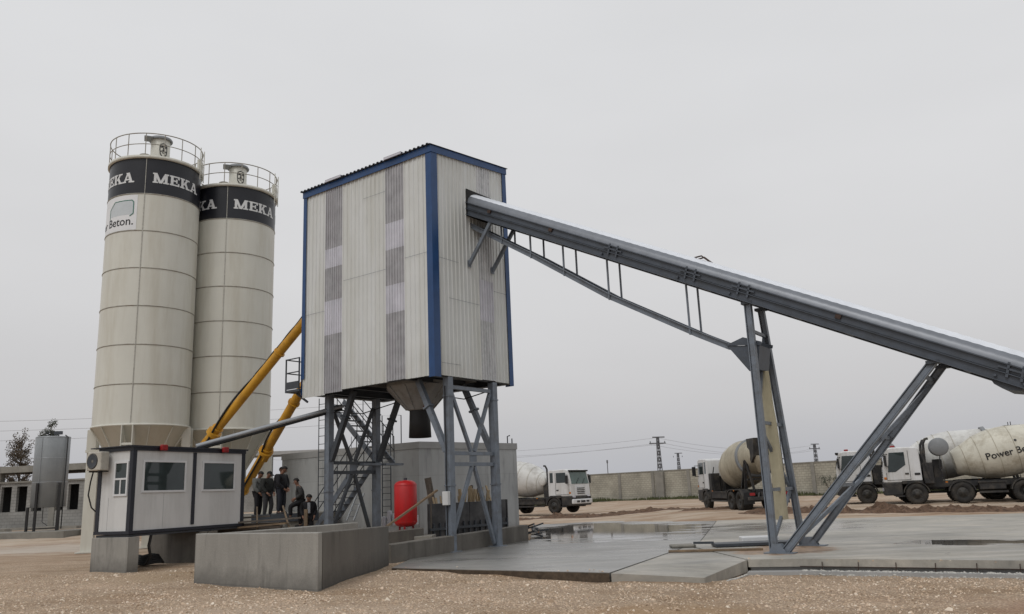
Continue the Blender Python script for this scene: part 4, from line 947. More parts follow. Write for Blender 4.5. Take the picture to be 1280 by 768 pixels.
mb.build('boards', wood_d, o)
# posts in stack
o = thing('timber_post', 'short upright pale timber post beside the stepping man', 'post', (-7.55, 29.6, .4)); mb = MB(); mb.bevbox(-.06, .06, -.05, .05, 0, .95, .01); mb.build('post', wood, o)

# ------------------------------------------------------------------ concrete basin behind the tower
bas = thing('water_basin', 'large pale concrete basin with plain walls standing behind the tower legs', 'basin', (0, 0, 0))
P = [(-10.82, 38), (-3.95, 33), (-.07, 37), (-6.9, 42)]
zt_ = 3.72
mb = MB(); mb.prism(P, -.2, zt_, axis='z'); mb.build('wall', basin_m, bas)
mb = MB(); c = Vector((-5.4, 37.5)); Pp = [tuple(c+(Vector(p)-c)*1.008) for p in P]; mb.prism(Pp, zt_-.22, zt_+.05, axis='z'); mb.build('coping', conc_l, bas)
bl = thing('basin_ladder', 'thin dark ladder fixed to the concrete basin wall behind the red tank', 'ladder', (-5.29, 33.85, 0), math.atan2(-5, 6.87))
mb = MB()
for x in (-.24, .24): mb.tube([(x, -.12, .6), (x, -.12, 4.95), (x, .5, 4.95), (x, .5, 3.8)], .022, 6)
for i in range(16): mb.tube([(-.24, -.12, .8+i*.25), (.24, -.12, .8+i*.25)], .013, 5)
mb.build('ladder_frame', steel_d, bl)
bl = thing('basin_railing', 'thin broken railing along the top edge of the concrete basin', 'railing', (-8.6, 36.6, zt_+.05), math.atan2(-5, 6.87))
mb = MB()
for i in range(9):
    if i in (3,): continue
    mb.tube([(i*.42, .1, 0), (i*.42, .1, .5+.25*((i*7) % 3 == 0))], .012, 5)
mb.tube([(0, .1, .46), (1.3, .1, .46)], .012, 5); mb.tube([(2.0, .1, .42), (3.4, .1, .42)], .012, 5); mb.build('rails', steel_d, bl)
bl = thing('pipe_stub', 'little pipe stubs on the right end of the basin roof', 'pipe', (-.45, 37, zt_+.05)); mb = MB()
mb.tube([(0, 0, 0), (0, 0, .32), (.12, 0, .36)], .03, 6); mb.tube([(.2, 0, 0), (.2, 0, .22)], .03, 6); mb.build('stubs', steel_d, bl)

# red pressure tank
rt = thing('pressure_tank', 'upright bright red pressure tank with rounded ends beside the basin', 'tank', (-3.68, 27, .42))
mb = MB(); prof = [(.02, .28), (.2, .29), (.31, .34), (.365, .42), (.365, 1.60), (.31, 1.68), (.2, 1.73), (.02, 1.745)]; mb.lathe(prof, 32); mb.ring(.366, .008, 1.58, 32); mb.ring(.366, .008, .44, 32); mb.build('vessel', red_m, rt)
for k in range(3): t = k*2*PI/3+.5; mb = MB(); mb.bar((.25*math.cos(t), .25*math.sin(t), 0), (.25*math.cos(t), .25*math.sin(t), .36), .06); mb.build('foot', red_d, rt)
mb = MB(); mb.tube([(0, 0, 1.74), (0, 0, 1.82)], .06, 10); mb.build('top_port', steel_d, rt)
o = thing('concrete_pad', 'small concrete pad under the red tank', 'concrete pad', (-3.7, 27, 0)); mb = MB(); mb.bevbox(-.6, .9, -.5, .8, -.1, .42, .02); mb.build('pad', conc_old, o)
o = thing('plank', 'brown plank leaning diagonally in front of the red tank', 'plank', (-3.95, 24.9, .82)); mb = MB(); mb.bar((0, 0, 0), (1.42, .8, .98), .12, .05); mb.build('board', wood, o)
o = thing('timber_post', 'thin upright pole between the red tank and the black formwork', 'post', (-2.95, 27.6, .1)); mb = MB(); mb.tube([(0, 0, 0), (.02, 0, 1.95)], .035, 8); mb.build('pole', wood_d, o)
# black formwork
fw = thing('formwork_wall', 'low black formwork wall with pale timber offcuts sticking up behind it', 'formwork', (-3.0, 27.5, 0), math.atan2(3.5, 2.5))
mb = MB()
for i in range(4): mb.bevbox(i*1.07, i*1.07+1.05, 0, .06, .18, 1.38, .008)
mb.box(4.285, 4.34, -.02, .5, .1, 1.4); mb.build('panel', form_m, fw)
mb = MB()
for i in range(14): x = .2+i*.31; mb.box(x, x+.05, -.05, -.002, .05, .75)
mb.box(0, 4.25, -.09, -.052, .52, .60); mb.build('stud', steel_d, fw)
random.seed(11); mb = MB()
for i in range(26):
    x = random.choice([random.uniform(1.0, 3.6), random.uniform(.4, 4.1)]); h_ = 1.38+random.uniform(.1, .55); mb.bar((x, .12+random.uniform(0, .5), .3), (x+random.uniform(-.12, .12), .15+random.uniform(0, .5), h_), random.uniform(.04, .12), .04)
mb.build('offcut', wood_l, fw)
mb = MB(); mb.bar((1.3, .75, .3), (1.05, .95, 2.25), .28, .04); mb.bar((2.9, .6, .8), (3.15, .7, 1.95), .1, .06); mb.bar((3.2, .6, 1.5), (3.5, .6, 1.95), .09, .05); mb.build('leaning_board', wood_d, fw)
# leaning aluminium ladder and junk by basin foot
o = thing('short_ladder', 'short aluminium ladder leaning on the basin wall behind the tower legs', 'ladder', (-6.9, 33.4, .8), 0); mb = MB()
for x in (0, .28): mb.bar((x, 0, 0), (x+.28, .7, 1.05), .05, .05)
for i in range(4): t = .15+i*.22; mb.bar((.28*t, .7*t, 1.05*t), (.28+.28*t, .7*t, 1.05*t), .03, .03)
mb.build('ladder_frame', pipe_m, o)
o = thing('scrap_frame', 'tangled dark steel scrap frame lying at the right foot of the basin', 'scrap', (.35, 31.6, .0)); mb = MB()
random.seed(5)
for i in range(16): p = Vector((random.uniform(-.2, .35), random.uniform(0, .5), random.uniform(.08, .42))); mb.bar(p, p+Vector((random.uniform(-.4, .4), random.uniform(-.3, .3), random.uniform(-.12, .12))), .05, .05)
mb.build('pieces', steel_d, o)
o = thing('bottle_crate', 'pale stack of bags and bottles at the basin foot behind the tower leg', 'bags', (-4.6, 31.5, .3)); mb = MB()
for i in range(7): mb.bevbox(-.6+i*.2, -.45+i*.2, 0, .3, .3, .65+.1*((i*5) % 3), .03)
mb.build('bags', MATS['translucent_light'], o)
# step beam and tools near conveyor base
o = thing('timber_beam', 'long pale timber strip lying on the slab left of the conveyor base', 'beam', (3.7, 21.55, .0), -.22); mb = MB(); mb.bevbox(0, 2.3, -.06, .06, .004, .06, .01); mb.build('beam', wood, o)
o = thing('steel_plate', 'dark steel plate and bar lying behind the foot of the conveyor legs', 'steel plate', (5.1, 22.4, .0), -.05); mb = MB(); mb.bevbox(0, 2.1, 0, .7, .02, .10, .01); mb.bar((-.5, .5, .12), (0, .3, .12), .06); mb.build('plate', steel_d, o)
o = thing('foam_sheet', 'white foam sheet lying on the slab behind the conveyor legs', 'sheet', (6.0, 23.2, .0), -.1); mb = MB(); mb.bevbox(0, 1.0, 0, .5, .02, .20, .03); mb.build('sheet', frame_w, o)
o = thing('rubble_stone', 'flat stone lying at the slab joint left of the timber strip', 'stone', (4.4, 23.2, .0)); mb = MB(); mb.bevbox(-.35, .3, -.25, .25, 0, .08, .035); mb.build('stone', conc_old, o)

# ------------------------------------------------------------------ boundary block wall
WP, WQ = Vector((8.13, 93)), Vector((28.5, 73)); wd = (WQ-WP).normalized(); wa = math.atan2(wd.y, wd.x)
WO = WP-wd*20
bw = thing('boundary_wall', 'long beige concrete block wall with piers along the far side of the yard', 'wall', (WO.x, WO.y, .25), wa)
LW = 95
mb = MB(); mb.box(0, LW, 0, .2, -.5, 2.88); mb.build('wall_body', block_m, bw)
mb = MB(); mb.box(-.05, LW, -.04, .24, 2.88, 2.98); mb.build('coping', conc_old, bw)
x = 20-4.5*4
while x < LW: mb = MB(); mb.box(x-.17, x+.17, -.07, -.004, -.4, 2.87); mb.build('pier', conc_old, bw); x += 4.36
o = thing('utility_pier', 'wide concrete pier standing against the boundary wall below the nearest pylon', 'pier', (WO.x+wd.x*29.2, WO.y+wd.y*29.2, .25), wa); mb = MB(); mb.bevbox(-.55, .45, -.35, -.08, -.4, 2.85, .03); mb.build('pier', conc_old, o)
# weeds strip
random.seed(21); mb = MB()
for i in range(6000):
    t = random.uniform(0, 80); off = -abs(random.gauss(0, .55))-.1; hh = random.uniform(.1, .5)*max(.2, .75+.9*noise.noise(Vector((t*.22, 3, 0))))
    p = WO+wd*t+Vector((-wd.y, wd.x))*off; x, y = p.x, p.y; z = gz(x, y)+.0; a = random.uniform(0, 6.28); w = .07
    mb.add([(x-w*math.cos(a), y-w*math.sin(a), z), (x+w*math.cos(a), y+w*math.sin(a), z), (x+random.uniform(-.1, .1), y+random.uniform(-.1, .1), z+hh)], [(0, 1, 2)])
tag(mb.build('weeds', weed_m, fix=False), 'green weeds growing along the foot of the boundary wall', 'weeds', kind='stuff')

# ------------------------------------------------------------------ trees / bushes
def leafy(mb, c, r, n, size, squash=.8):
    for i in range(n):
        u = Vector((random.gauss(0, 1), random.gauss(0, 1), random.gauss(0, 1))).normalized()*r*(random.random()**.45); u.z *= squash
        p = Vector(c)+u; a = Vector((random.uniform(-1, 1), random.uniform(-1, 1), random.uniform(-1, 1))).normalized()*size*random.uniform(.5, 1.3)
        b_ = a.orthogonal().normalized()*size*.45; mb.add([p-a, p+b_, p+a, p-b_], [(0, 1, 2, 3)])
def tree(x, y, h_, wsp, label, seed, lm):
    random.seed(seed); t = thing('sparse_tree', label, 'tree', (x, y, gz(x, y)), 0, 'sparse trees behind the ruined building')
    tk = MB(); lf = MB()
    tk.tube([(0, 0, 0), (.1, 0, h_*.35), (0, .1, h_*.7), (.1, 0, h_*.97)], [.16, .12, .07, .02], 7)
    for i in range(46):
        z = h_*random.uniform(.3, .97); a = random.uniform(0, 6.28); l = wsp*random.uniform(.35, 1)*(1.15-z/h_*.6); e = Vector((l*math.cos(a), l*math.sin(a), z+l*.8))
        tk.tube([(0.05, 0, z), (e.x*.5, e.y*.5, z+l*.25), e], [.05, .035, .012], 5)
        for k in range(4): q = Vector((0.05, 0, z)).lerp(e, .45+.2*k); leafy(lf, q+Vector((random.gauss(0,.1),random.gauss(0,.1),random.gauss(0,.15))), .34, 26, .075)
    tk.build('trunk', bark_m, t); lf.build('crown', lm, t, fix=False)
tree(-42.2, 70, 7.4, 1.45, 'sparse brownish tree left of the metal tank', 3, leaf_r)
tree(-41.0, 72, 8.9, 1.1, 'taller thin tree right behind the metal tank', 9, leaf_m)
t = thing('wall_bush', 'small dry bush growing against the boundary wall', 'bush', (WO.x+wd.x*47.5-.5, WO.y+wd.y*47.5-.6, .2)); random.seed(2)
mb = MB(); tk = MB()
for k in range(6): e = Vector((random.uniform(-.8, .8), random.uniform(-.3, .3), random.uniform(.7, 1.7))); tk.tube([(0, 0, 0), e*.5, e], .02, 4); leafy(mb, e, .35, 60, .08)
tk.build('stem', bark_m, t); mb.build('foliage', leaf_m, t, fix=False)

# ------------------------------------------------------------------ pylons, poles, wires
def pylon(x, y, ztop, w, arm, label, two=True):
    s = thing('pylon', label, 'pylon', (x, y, 0), .3, 'lattice power pylons beyond the wall'); mb = MB()
    cs = [(-1, -1), (1, -1), (1, 1), (-1, 1)]; n = 9
    def wz(z): return w*(1-.62*z/ztop)
    for cx, cy in cs: mb.bar((cx*wz(0), cy*wz(0), 0), (cx*wz(ztop), cy*wz(ztop), ztop), .09)
    for i in range(n):
        z0, z1 = ztop*i/n, ztop*(i+1)/n
        for k in range(4):
            a, b_ = cs[k], cs[(k+1) % 4]; mb.bar((a[0]*wz(z0), a[1]*wz(z0), z0), (b_[0]*wz(z1), b_[1]*wz(z1), z1), .06); mb.bar((b_[0]*wz(z0), b_[1]*wz(z0), z0), (a[0]*wz(z1), a[1]*wz(z1), z1), .06)
    mb.build('lattice', pylon_m, s)
    mb = MB(); mb.bar((-arm*.6, 0, ztop), (arm*.8, 0, ztop), .2)
    if two: mb.bar((-arm, 0, ztop-1.1), (arm*.9, 0, ztop-1.1), .2)
    for x_ in (-arm*.9, 0, arm*.8): mb.bar((x_, 0, ztop-1.1), (x_, 0, ztop-.7), .12)
    mb.build('crossarm', pylon_m, s); return s
pylon(25.4, 150, 10.3, .42, 1.7, 'nearest lattice pylon above the boundary wall, with two crossarms')
pylon(44.2, 230, 10.3, .5, 1.6, 'farther small pylon just right of the nearest pylon', False)
pylon(73.2, 205, 10.2, .5, 1.6, 'pylon seen through the conveyor legs right of the dirty truck')
pylon(69, 275, 10.2, .6, 2.4, 'small distant pylon peeking over the dirty mixer truck', False)
o = thing('thin_pole', 'thin dark pole with a lamp head beyond the left part of the wall', 'pole', (14.4, 135, 0)); mb = MB(); mb.tube([(0, 0, 0), (0, 0, 5.6)], .07, 6); mb.bevbox(-.12, .12, -.12, .12, 5.6, 6.1, .04); mb.build('pole', pylon_m, o)
def wire(p, q, sag, label, g='power lines'):
    p = Vector(p); q = Vector(q); o = thing('power_line', label, 'wire', p, 0, g); mb = MB()
    mb.tube([(q-p)*t+Vector((0, 0, -sag*4*t*(1-t))) for t in [i/24 for i in range(25)]], .022, 4, cap=False); mb.build('cable', wire_m, o)
for k, (dx, dz) in enumerate(((-1.5, -.9), (0, .2), (1.4, -.9))):
    wire((25.3+dx, 150, 10.0+dz), (-60, 165, 12+dz+k*.5), 2.2, 'power lines sagging from the nearest pylon to the left')
    wire((25.3+dx, 150, 10.0+dz), (73.2+dx, 205, 9.8+dz), 1.6, 'power lines from the nearest pylon to the right hand pylon')
for k in range(3): wire((-110, 105, 14.6-k*1.3), (-20, 120, 15.2-k*1.35), 1.0, 'power lines passing behind the metal tank at the far left')

# ------------------------------------------------------------------ ruined building at the left
rb_ = thing('unfinished_building', 'unfinished grey concrete building with slot openings and a bare roof slab at the far left', 'building', (-47.0, 62.5, .15), -.16)
mb = MB()
mb.box(0, 18.5, 0, .25, 0, 1.55); mb.box(0, 18.5, 0, .25, 3.35, 3.6)
x = 0; k = 0
while x < 18.4: w = .42 if k % 3 else .8; mb.box(x, min(x+w, 18.5), 0, .25, 1.55, 3.35); x += w+.85; k += 1
mb.build('wall', block_g, rb_)
mb = MB(); mb.box(.1, 18.4, 1.6, 1.7, 0, 3.5); mb.build('interior', opening_m, rb_)
mb = MB(); mb.box(-.1, 18.6, -.1, 4.5, 3.6, 3.72); mb.build('lower_slab', conc_old, rb_)
mb = MB(); mb.prism([(-2, 4.45), (9.0, 4.45), (9.0, 4.85), (-2, 4.70)], -.8, 5, axis='y'); mb.box(9.0, 18.6, -.3, 5, 4.35, 4.80); mb.build('roof', conc_old, rb_)
for x in (1.6, 8.6, 13.2, 17.9):
    mb = MB(); mb.box(x, x+.45, -.06, .4, .0, 4.44); mb.build('column', conc_old, rb_)
mb = MB(); mb.box(-1, 17, -2.0, -.2, -.3, .45); mb.build('ledge', conc_old, rb_)
o = thing('concrete_ledge', 'low grey concrete ledge under the metal tank', 'ledge', (-32.5, 45.2, 0), -.05); mb = MB(); mb.bevbox(-6, 8.4, -.3, 2.6, .0, .62, .04); mb.build('ledge', conc_old, o)
o = thing('rubble_pile', 'grey rubble heap at the foot of the unfinished building', 'rubble', (-33.8, 50, .4)); mb = MB(); random.seed(4)
for i in range(60): a = Vector((random.gauss(0, 1.2), random.gauss(0, .6), 0)); s_ = random.uniform(.12, .4); hz_ = max(0, .9-a.length*.4); mb.bevbox(a.x-s_, a.x+s_, a.y-s_, a.y+s_, random.uniform(0, hz_), random.uniform(0, hz_)+s_, .04, Matrix.Rotation(random.uniform(0, 3), 4, 'Z') if 0 else None)
mb.build('rubble', conc_old, o)
# metal tank on legs
mt = thing('metal_tank', 'tall blue grey metal cylinder tank on black legs at the far left', 'tank', (-25.95, 46, .6))
mb = MB(); r = .87; mb.lathe([(.01, 1.25), (r, 1.27), (r, 5.06), (r-.02, 5.09), (.01, 5.15)], 40, smooth=True); mb.build('vessel', galv, mt)
mb = MB()
for z in (2.6, 3.9, 5.04): mb.ring(r, .014, z, 40)
mb.tube([(-.1, -r-.01, 1.3), (-.1, -r-.01, 5.05)], .012, 5); mb.build('hoop', pipe_m, mt)
for k, (x, y) in enumerate(((-.75, -.60), (-.12, -.95), (.12, .9), (.85, -.50))): mb = MB(); mb.bar((x, y, 0), (x, y, 1.3 if k in (0, 2) else 2.55), .11); mb.build('leg', black_m, mt)
mb = MB(); mb.bar((-.8, -.6, .15), (.85, -.5, .15), .05); mb.tube([(r+.05, -.2, .1), (r+.06, -.2, 5.05), (r-.1, -.2, 5.15)], .03, 6); mb.bar((-.15, -.9, .15), (.15, .9, .15), .05); mb.tube([(.2, -.8, 1.3), (.2, -.8, .5), (.5, -.8, .3)], .02, 5); mb.build('pipework', black_m, mt)
mb = MB()
for x in (-.45, -.3, -.12): mb.tube([(x, 0, 5.1), (x+.02, 0, 5.45)], .018, 5)
mb.tube([(-.45, 0, 5.42), (-.3, 0, 5.28), (-.2, 0, 5.42)], .018, 5); mb.box(.05, .45, -.1, .1, 5.22, 5.40); mb.bar((.25, 0, 5.1), (.25, 0, 5.22), .04); mb.build('top_fitting', steel_d, mt)
# red stair
rs = thing('red_stair', 'short dull red concrete stair between the metal tank and the silo leg', 'stair', (-23.6, 45.6, .3), .1)
mb = MB()
for i in range(7): mb.box(0, .95, i*.28, i*.28+.30, 0, .22*(i+1))
mb.build('steps', stair_red, rs)
mb = MB()
mb.add([(-.12, 0, .1), (-.02, 0, .1), (-.12, 2.0, 1.9), (-.02, 2.0, 1.9), (-.12, 0, -.1), (-.02, 0, -.1), (-.12, 2, -.1), (-.02, 2, -.1)], [(0, 1, 3, 2), (4, 6, 7, 5), (0, 4, 5, 1), (2, 3, 7, 6), (0, 2, 6, 4), (1, 5, 7, 3)]); mb.build('stringer', conc_old, rs)
# distant frames between silo and basin
db = thing('distant_building', 'pale unfinished concrete frame far away between the silo and the basin', 'building', (-35.0, 118, 0), 0); mb = MB()
mb.box(-6, 11, 0, 6, 8.2, 8.7); mb.box(-6, 11, 0, 6, 4.6, 5.0)
for x in (-6, -2, 2.5, 6, 10.5): mb.box(x, x+.5, 0, .5, 0, 8.2); mb.box(x, x+.5, 5, 5.5, 0, 8.2)
mb.build('frame', conc_l, db)
MB().box(6.5, 10, .6, 3, 5, 8.2).build('wall', block_g, db); MB().box(-5, 1, .6, 3, 0, 4.6).build('wall', block_g, db)

# ------------------------------------------------------------------ mixer trucks
def wheel_pair_parts(root, x, w_, r=.52, dual=False):
    for sgn in (1, -1):
        wdt = .58 if dual else .32; yc = sgn*(w_-wdt/2)
        M = Matrix.Translation((x, yc, r)) @ Matrix.Rotation(PI/2*(-sgn), 4, 'X')
        mb = MB(); mb.lathe([(.27, wdt/2-.03), (.30, wdt/2), (.44, wdt/2+.015), (r-.03, wdt/2-.02), (r, wdt/2-.06), (r, -wdt/2+.06), (r-.03, -wdt/2), (.3, -wdt/2), (.27, -wdt/2+.02)], 28, M)
        for k in range(28):
            t = 2*PI*k/28; Mk = M @ Matrix.Rotation(t, 4, 'Z'); mb.box(r-.012, r+.012, -.03, .03, -wdt/2+.04, wdt/2-.04, Mk)
        ty = mb.build('wheel', rubber, root)
        mb = MB(); d0 = wdt/2-.02
        if dual: mb.lathe([(.29, d0), (.26, d0-.02), (.24, d0-.16), (.12, d0-.17), (.11, d0-.03), (.01, d0-.02)], 24, M)
        else: mb.lathe([(.29, d0), (.26, d0-.03), (.22, d0+.02), (.13, d0+.03), (.11, d0+.07), (.01, d0+.075)], 24, M)
        for k in range(8): t = 2*PI*k/8; Mk = M @ Matrix.Translation((.17*math.cos(t), .17*math.sin(t), d0+(.03 if not dual else -.16))); mb.lathe([(.02, 0), (.02, .02), (.001, .02)], 6, Mk)
        mb.build('rim', rim_m, ty)
def arch(root, x, w_, r0=.60, x2=None, m=chassis_m, wd=.45):
    x2 = x if x2 is None else x2
    for sgn in (1, -1):
        y0, y1 = sgn*(w_-wd), sgn*(w_+.02); pts = [(x+r0*math.cos(t), .52+r0*math.sin(t)) for t in [R(8+q*(82/7)) for q in range(8)]]+[(x2+r0*math.cos(t), .52+r0*math.sin(t)) for t in [R(90+q*(82/7)) for q in range(8)]]
        inner = [(x+(r0-.05)*math.cos(t), .52+(r0-.05)*math.sin(t)) for t in [R(8+q*(82/7)) for q in range(8)]]+[(x2+(r0-.05)*math.cos(t), .52+(r0-.05)*math.sin(t)) for t in [R(90+q*(82/7)) for q in range(8)]]
        mb = MB(); n = len(pts); vs = [(a, y0, b_) for a, b_ in pts]+[(a, y1, b_) for a, b_ in pts]+[(a, y0, b_) for a, b_ in inner]+[(a, y1, b_) for a, b_ in inner]
        fs = []
        for i in range(n-1): fs += [(i, i+1, n+i+1, n+i), (2*n+i, 3*n+i, 3*n+i+1, 2*n+i+1), (i, 2*n+i, 2*n+i+1, i+1), (n+i, n+i+1, 3*n+i+1, 3*n+i)]
        fs += [(0, n, 3*n, 2*n), (n-1, 3*n-1, 4*n-1, 2*n-1)]
        mb.add(vs, fs); mb.build('mudguard', m, root)
def mixer(label, loc, rz, axles, drum_mat=drum_m, kind='euro', tank_mat=None, text=None, drum_len=5.2):
    """x forward, front axle at x=0"""
    s = thing('mixer_truck', label, 'mixer truck', loc, rz, 'concrete mixer trucks in the yard'); W = 1.22; tank_mat = tank_mat or tank_gr
    rear = axles[-1]
    mb = MB()
    for y in (-.42, .42): mb.box(rear-.9, 1.1, y-.05, y+.05, .82, 1.08)
    for x in [rear-.8, rear-.2]+list(axles[1:])+[-.9]: mb.box(x-.06, x+.06, -.41, .41, .86, 1.0)
    for ax in axles: mb.tube([(ax, -W+.3, .52), (ax, W-.3, .52)], .08, 8)
    xx = -1.1
    mb.build('chassis', chassis_m, s)
    # side gear between axles
    mid = (axles[-2]+(axles[1] if len(axles) > 3 else 0))/2
    for sg in (1, -1):
        mb = MB(); lo, hi = axles[-2]+.72, (axles[1]-.72 if len(axles) > 3 else -.80)
        if hi-lo > .6:
            mb.bevbox(lo+.05, hi-.05, sg*.55 if sg > 0 else -1.12, 1.12 if sg > 0 else -.55, .62, 1.0, .04)
            mb.box(lo, hi, sg*1.16-.02, sg*1.16+.02, .46, .56); mb.box(lo, hi, sg*1.16-.02, sg*1.16+.02, .96, 1.03)
        mb.bevbox(-.75-.05, -.40, sg*.6 if sg > 0 else -1.1, 1.1 if sg > 0 else -.6, .55, 1.1, .03) if len(axles) < 4 else None
        if mb.v: mb.build('side_box', chassis_m, s)
    for ax in axles: wheel_pair_parts(s, ax, W, dual=(ax in axles[-2:]))
    # cab
    if kind == 'euro': prof = [(-.34, 1.12), (-.34, 2.78), (-.20, 2.86), (.95, 2.88), (1.22, 2.80), (1.42, 1.95), (1.47, 1.12)]
    else: prof = [(-.45, 1.12), (-.45, 2.82), (-.32, 2.90), (.95, 2.94), (1.22, 2.86), (1.42, 1.95), (1.46, 1.12)]
    bm = bmesh.new(); n = len(prof); v0 = [bm.verts.new((x, -1.17, z)) for x, z in prof]; v1 = [bm.verts.new((x, 1.17, z)) for x, z in prof]
    bm.faces.new(v0); bm.faces.new(v1[::-1])
    for i in range(n): bm.faces.new((v0[i], v1[i], v1[(i+1) % n], v0[(i+1) % n]))
    bmesh.ops.recalc_face_normals(bm, faces=bm.faces); bmesh.ops.bevel(bm, geom=list(bm.edges), offset=.055, segments=2, affect='EDGES', profile=.5)
    mb = MB(); mb.frombm(bm); cabo = mb.build('cab', cab_w, s)
    mb = MB()
    mb.bevbox(.62, 1.50, -1.19, 1.19, .48, 1.13, .05)
    for sg in (1, -1): mb.bevbox(-.36, .62, min(sg*.8, sg*1.19), max(sg*.8, sg*1.19), 1.02, 1.20, .03)
    mb.build('bumper', cab_w if kind == 'asian' else chassis_m, cabo) if kind != 'asian' else mb.build('bumper', chassis_m, cabo)
    if kind == 'asian':
        mb = MB(); mb.bevbox(1.40, 1.60, -1.18, 1.18, .60, .92, .06); mb.build('bumper', cab_w, cabo)
    lb = 1.42
    # slope at the windscreen
    xa, za, xb, zb_ = (1.43, 1.93, 1.235, 2.72) if kind == 'euro' else (1.43, 1.93, 1.235, 2.76)
    mb = MB(); mb.add([(xa+.012, -1.05, za), (xa+.012, 1.05, za), (xb+.022, 1.0, zb_), (xb+.022, -1.0, zb_)], [(0, 1, 2, 3)]); mb.build('windscreen', glass_g if kind == 'asian' else glass_m, cabo)
    for sg in (1, -1):
        y = sg*1.176; mb = MB()
        if kind == 'euro': poly = [(.30, 1.92), (.30, 2.62), (1.08, 2.62), (1.17, 2.1), (1.17, 1.80), (.75, 1.66), (.55, 1.66)]; poly = [(.35, 2.62), (1.06, 2.62), (1.20, 1.64), (.85, 1.64), (.35, 1.98)]
        else: poly = [(.25, 2.03), (.25, 2.70), (1.02, 2.70), (1.18, 2.03)]
        mb.prism(poly, y-.003*sg, y+.004*sg); mb.build('side_window', glass_m, cabo)
        if kind == 'asian': mb = MB(); mb.prism([(-.28, 2.05), (-.28, 2.72), (-.02, 2.72), (-.02, 2.05)], y-.003*sg, y+.004*sg); mb.build('side_window', glass_m, cabo)
        mb = MB()
        for a_, b_ in (((.18, 1.24), (.18, 2.70)), ((1.28, 1.24), (1.28, 1.60)), ((.18, 1.24), (1.28, 1.24))): mb.bar((a_[0], y, a_[1]), (b_[0], y, b_[1]), .012, .018)
        mb.box(.24, .42, y-.02, y+.02, 1.50, 1.58); mb.build('door_line', chassis_m, cabo)
        mb = MB(); mb.bevbox(1.22, 1.34, min(sg*1.30, sg*1.52), max(sg*1.30, sg*1.52), 1.95, 2.5, .03); mb.tube([(1.15, sg*1.17, 2.55), (1.28, sg*1.38, 2.55)], .02, 6); mb.tube([(1.15, sg*1.17, 1.92), (1.28, sg*1.38, 1.92)], .02, 6); mb.build('mirror', black_m, cabo)
        mb = MB(); mb.bevbox(1.475 if kind == 'euro' else 1.42, 1.52 if kind == 'euro' else 1.50, min(sg*.72, sg*1.10), max(sg*.72, sg*1.10), .70 if kind == 'euro' else .98, .86 if kind == 'euro' else 1.14, .015); mb.build('headlight', MATS['translucent_light'], cabo)
        mb = MB(); mb.bevbox(.55, 1.0, min(sg*1.0, sg*1.20), max(sg*1.0, sg*1.20), .40, .47, .01); mb.build('step', chassis_m, s)
    mb = MB()
    for i in range(4): mb.box(1.455, 1.485, -.45, .45, 1.26+i*.12, 1.31+i*.12)
    mb.build('grille', chassis_m, cabo)
    if kind == 'asian':
        mb = MB(); mb.box(1.595, 1.612, -.75, -.40, .70, .82); mb.box(1.595, 1.612, .40, .75, .70, .82); mb.box(1.598, 1.615, -.26, .26, .68, .82); mb.build('bumper_vent', chassis_m, cabo)
    if kind == 'euro':
        mb = MB(); mb.bevbox(.70, .92, -.35, -.08, 2.885, 3.0, .03); mb.bevbox(.70, .92, .08, .35, 2.885, 3.0, .03); mb.build('beacon', red_d, cabo)
        mb = MB(); mb.box(-.28, -.02, 1.178, 1.19, 1.45, 1.56); mb.box(-.28, -.02, -1.19, -1.178, 1.45, 1.56); mb.build('air_vent', chassis_m, cabo)
    arch(s, 0, W, .62, wd=.36)
    if len(axles) > 3: arch(s, axles[1], W, .62, wd=.36)
    arch(s, axles[-2], W, .60, axles[-1])
    mb = MB(); mb.bevbox(xb-.02, xb+.16, -1.1, 1.1, zb_+.0, zb_+.10, .02); mb.build('sun_visor', black_m, cabo)
    for y in (-.5, .25): mb = MB(); mb.bar((xa+.03, y, za+.02), (xa-.04, y+.42, za+.38), .02, .015); mb.build('wiper', black_m, cabo)
    for sg in (1, -1):
        mb = MB(); mb.bevbox(1.30, 1.42, min(sg*1.15, sg*1.20), max(sg*1.15, sg*1.20), 1.28, 1.40, .01); mb.build('indicator', amber, cabo)
        for x_ in (-1.4, (axles[-1]+axles[-2])/2): mb = MB(); mb.box(x_-.05, x_+.05, sg*1.235-.012, sg*1.235+.012, 1.02, 1.08); mb.build('side_lamp', amber, s)
    mb = MB()
    for k in range(4): mb.tube([(-.5, -.35+.2*k, 1.6), (-.75, -.3+.2*k, 1.35-.05*k), (-.95, -.35+.22*k, 1.5)], .022, 6)
    mb.tube([(-1.3, 1.0, 2.4), (-1.2, 1.1, 1.8), (-1.35, 1.08, 1.1)], .03, 6); mb.build('hose', black_m, s)
    # stack behind the cab
    mb = MB(); xs_ = -.62
    mb.bevbox(-.95, -.40, -1.05, -.55, 1.0, 2.0, .04); mb.bevbox(-.9, -.42, .55, 1.08, 1.0, 2.05, .04); mb.bevbox(-.75, -.42, -.5, .5, 1.0, 1.9, .04)
    mb.build('engine_stack', chassis_m, s)
    for sg in (1, -1):
        if kind != 'euro' and sg > 0: continue
        mb = MB(); mb.tube([(-.52, sg*1.02, 1.2), (-.60, sg*1.02, 3.0), (-.72, sg*1.02, 3.22), (-.86, sg*1.02, 3.24)], .065, 8)
        if kind == 'euro': mb.bar((-.42, sg*1.08, 2.7), (-.75, sg*1.08, 1.2), .12, .10)
        mb.build('exhaust', chassis_m, s)
    # drum
    tilt = R(11); x0 = -1.95 if kind == 'euro' else -1.25; z0_ = 1.98
    M = Matrix.Translation((x0, 0, z0_)) @ Matrix.Rotation(-(PI/2-tilt), 4, 'Y')     # local z runs rearwards and up
    Ld = drum_len
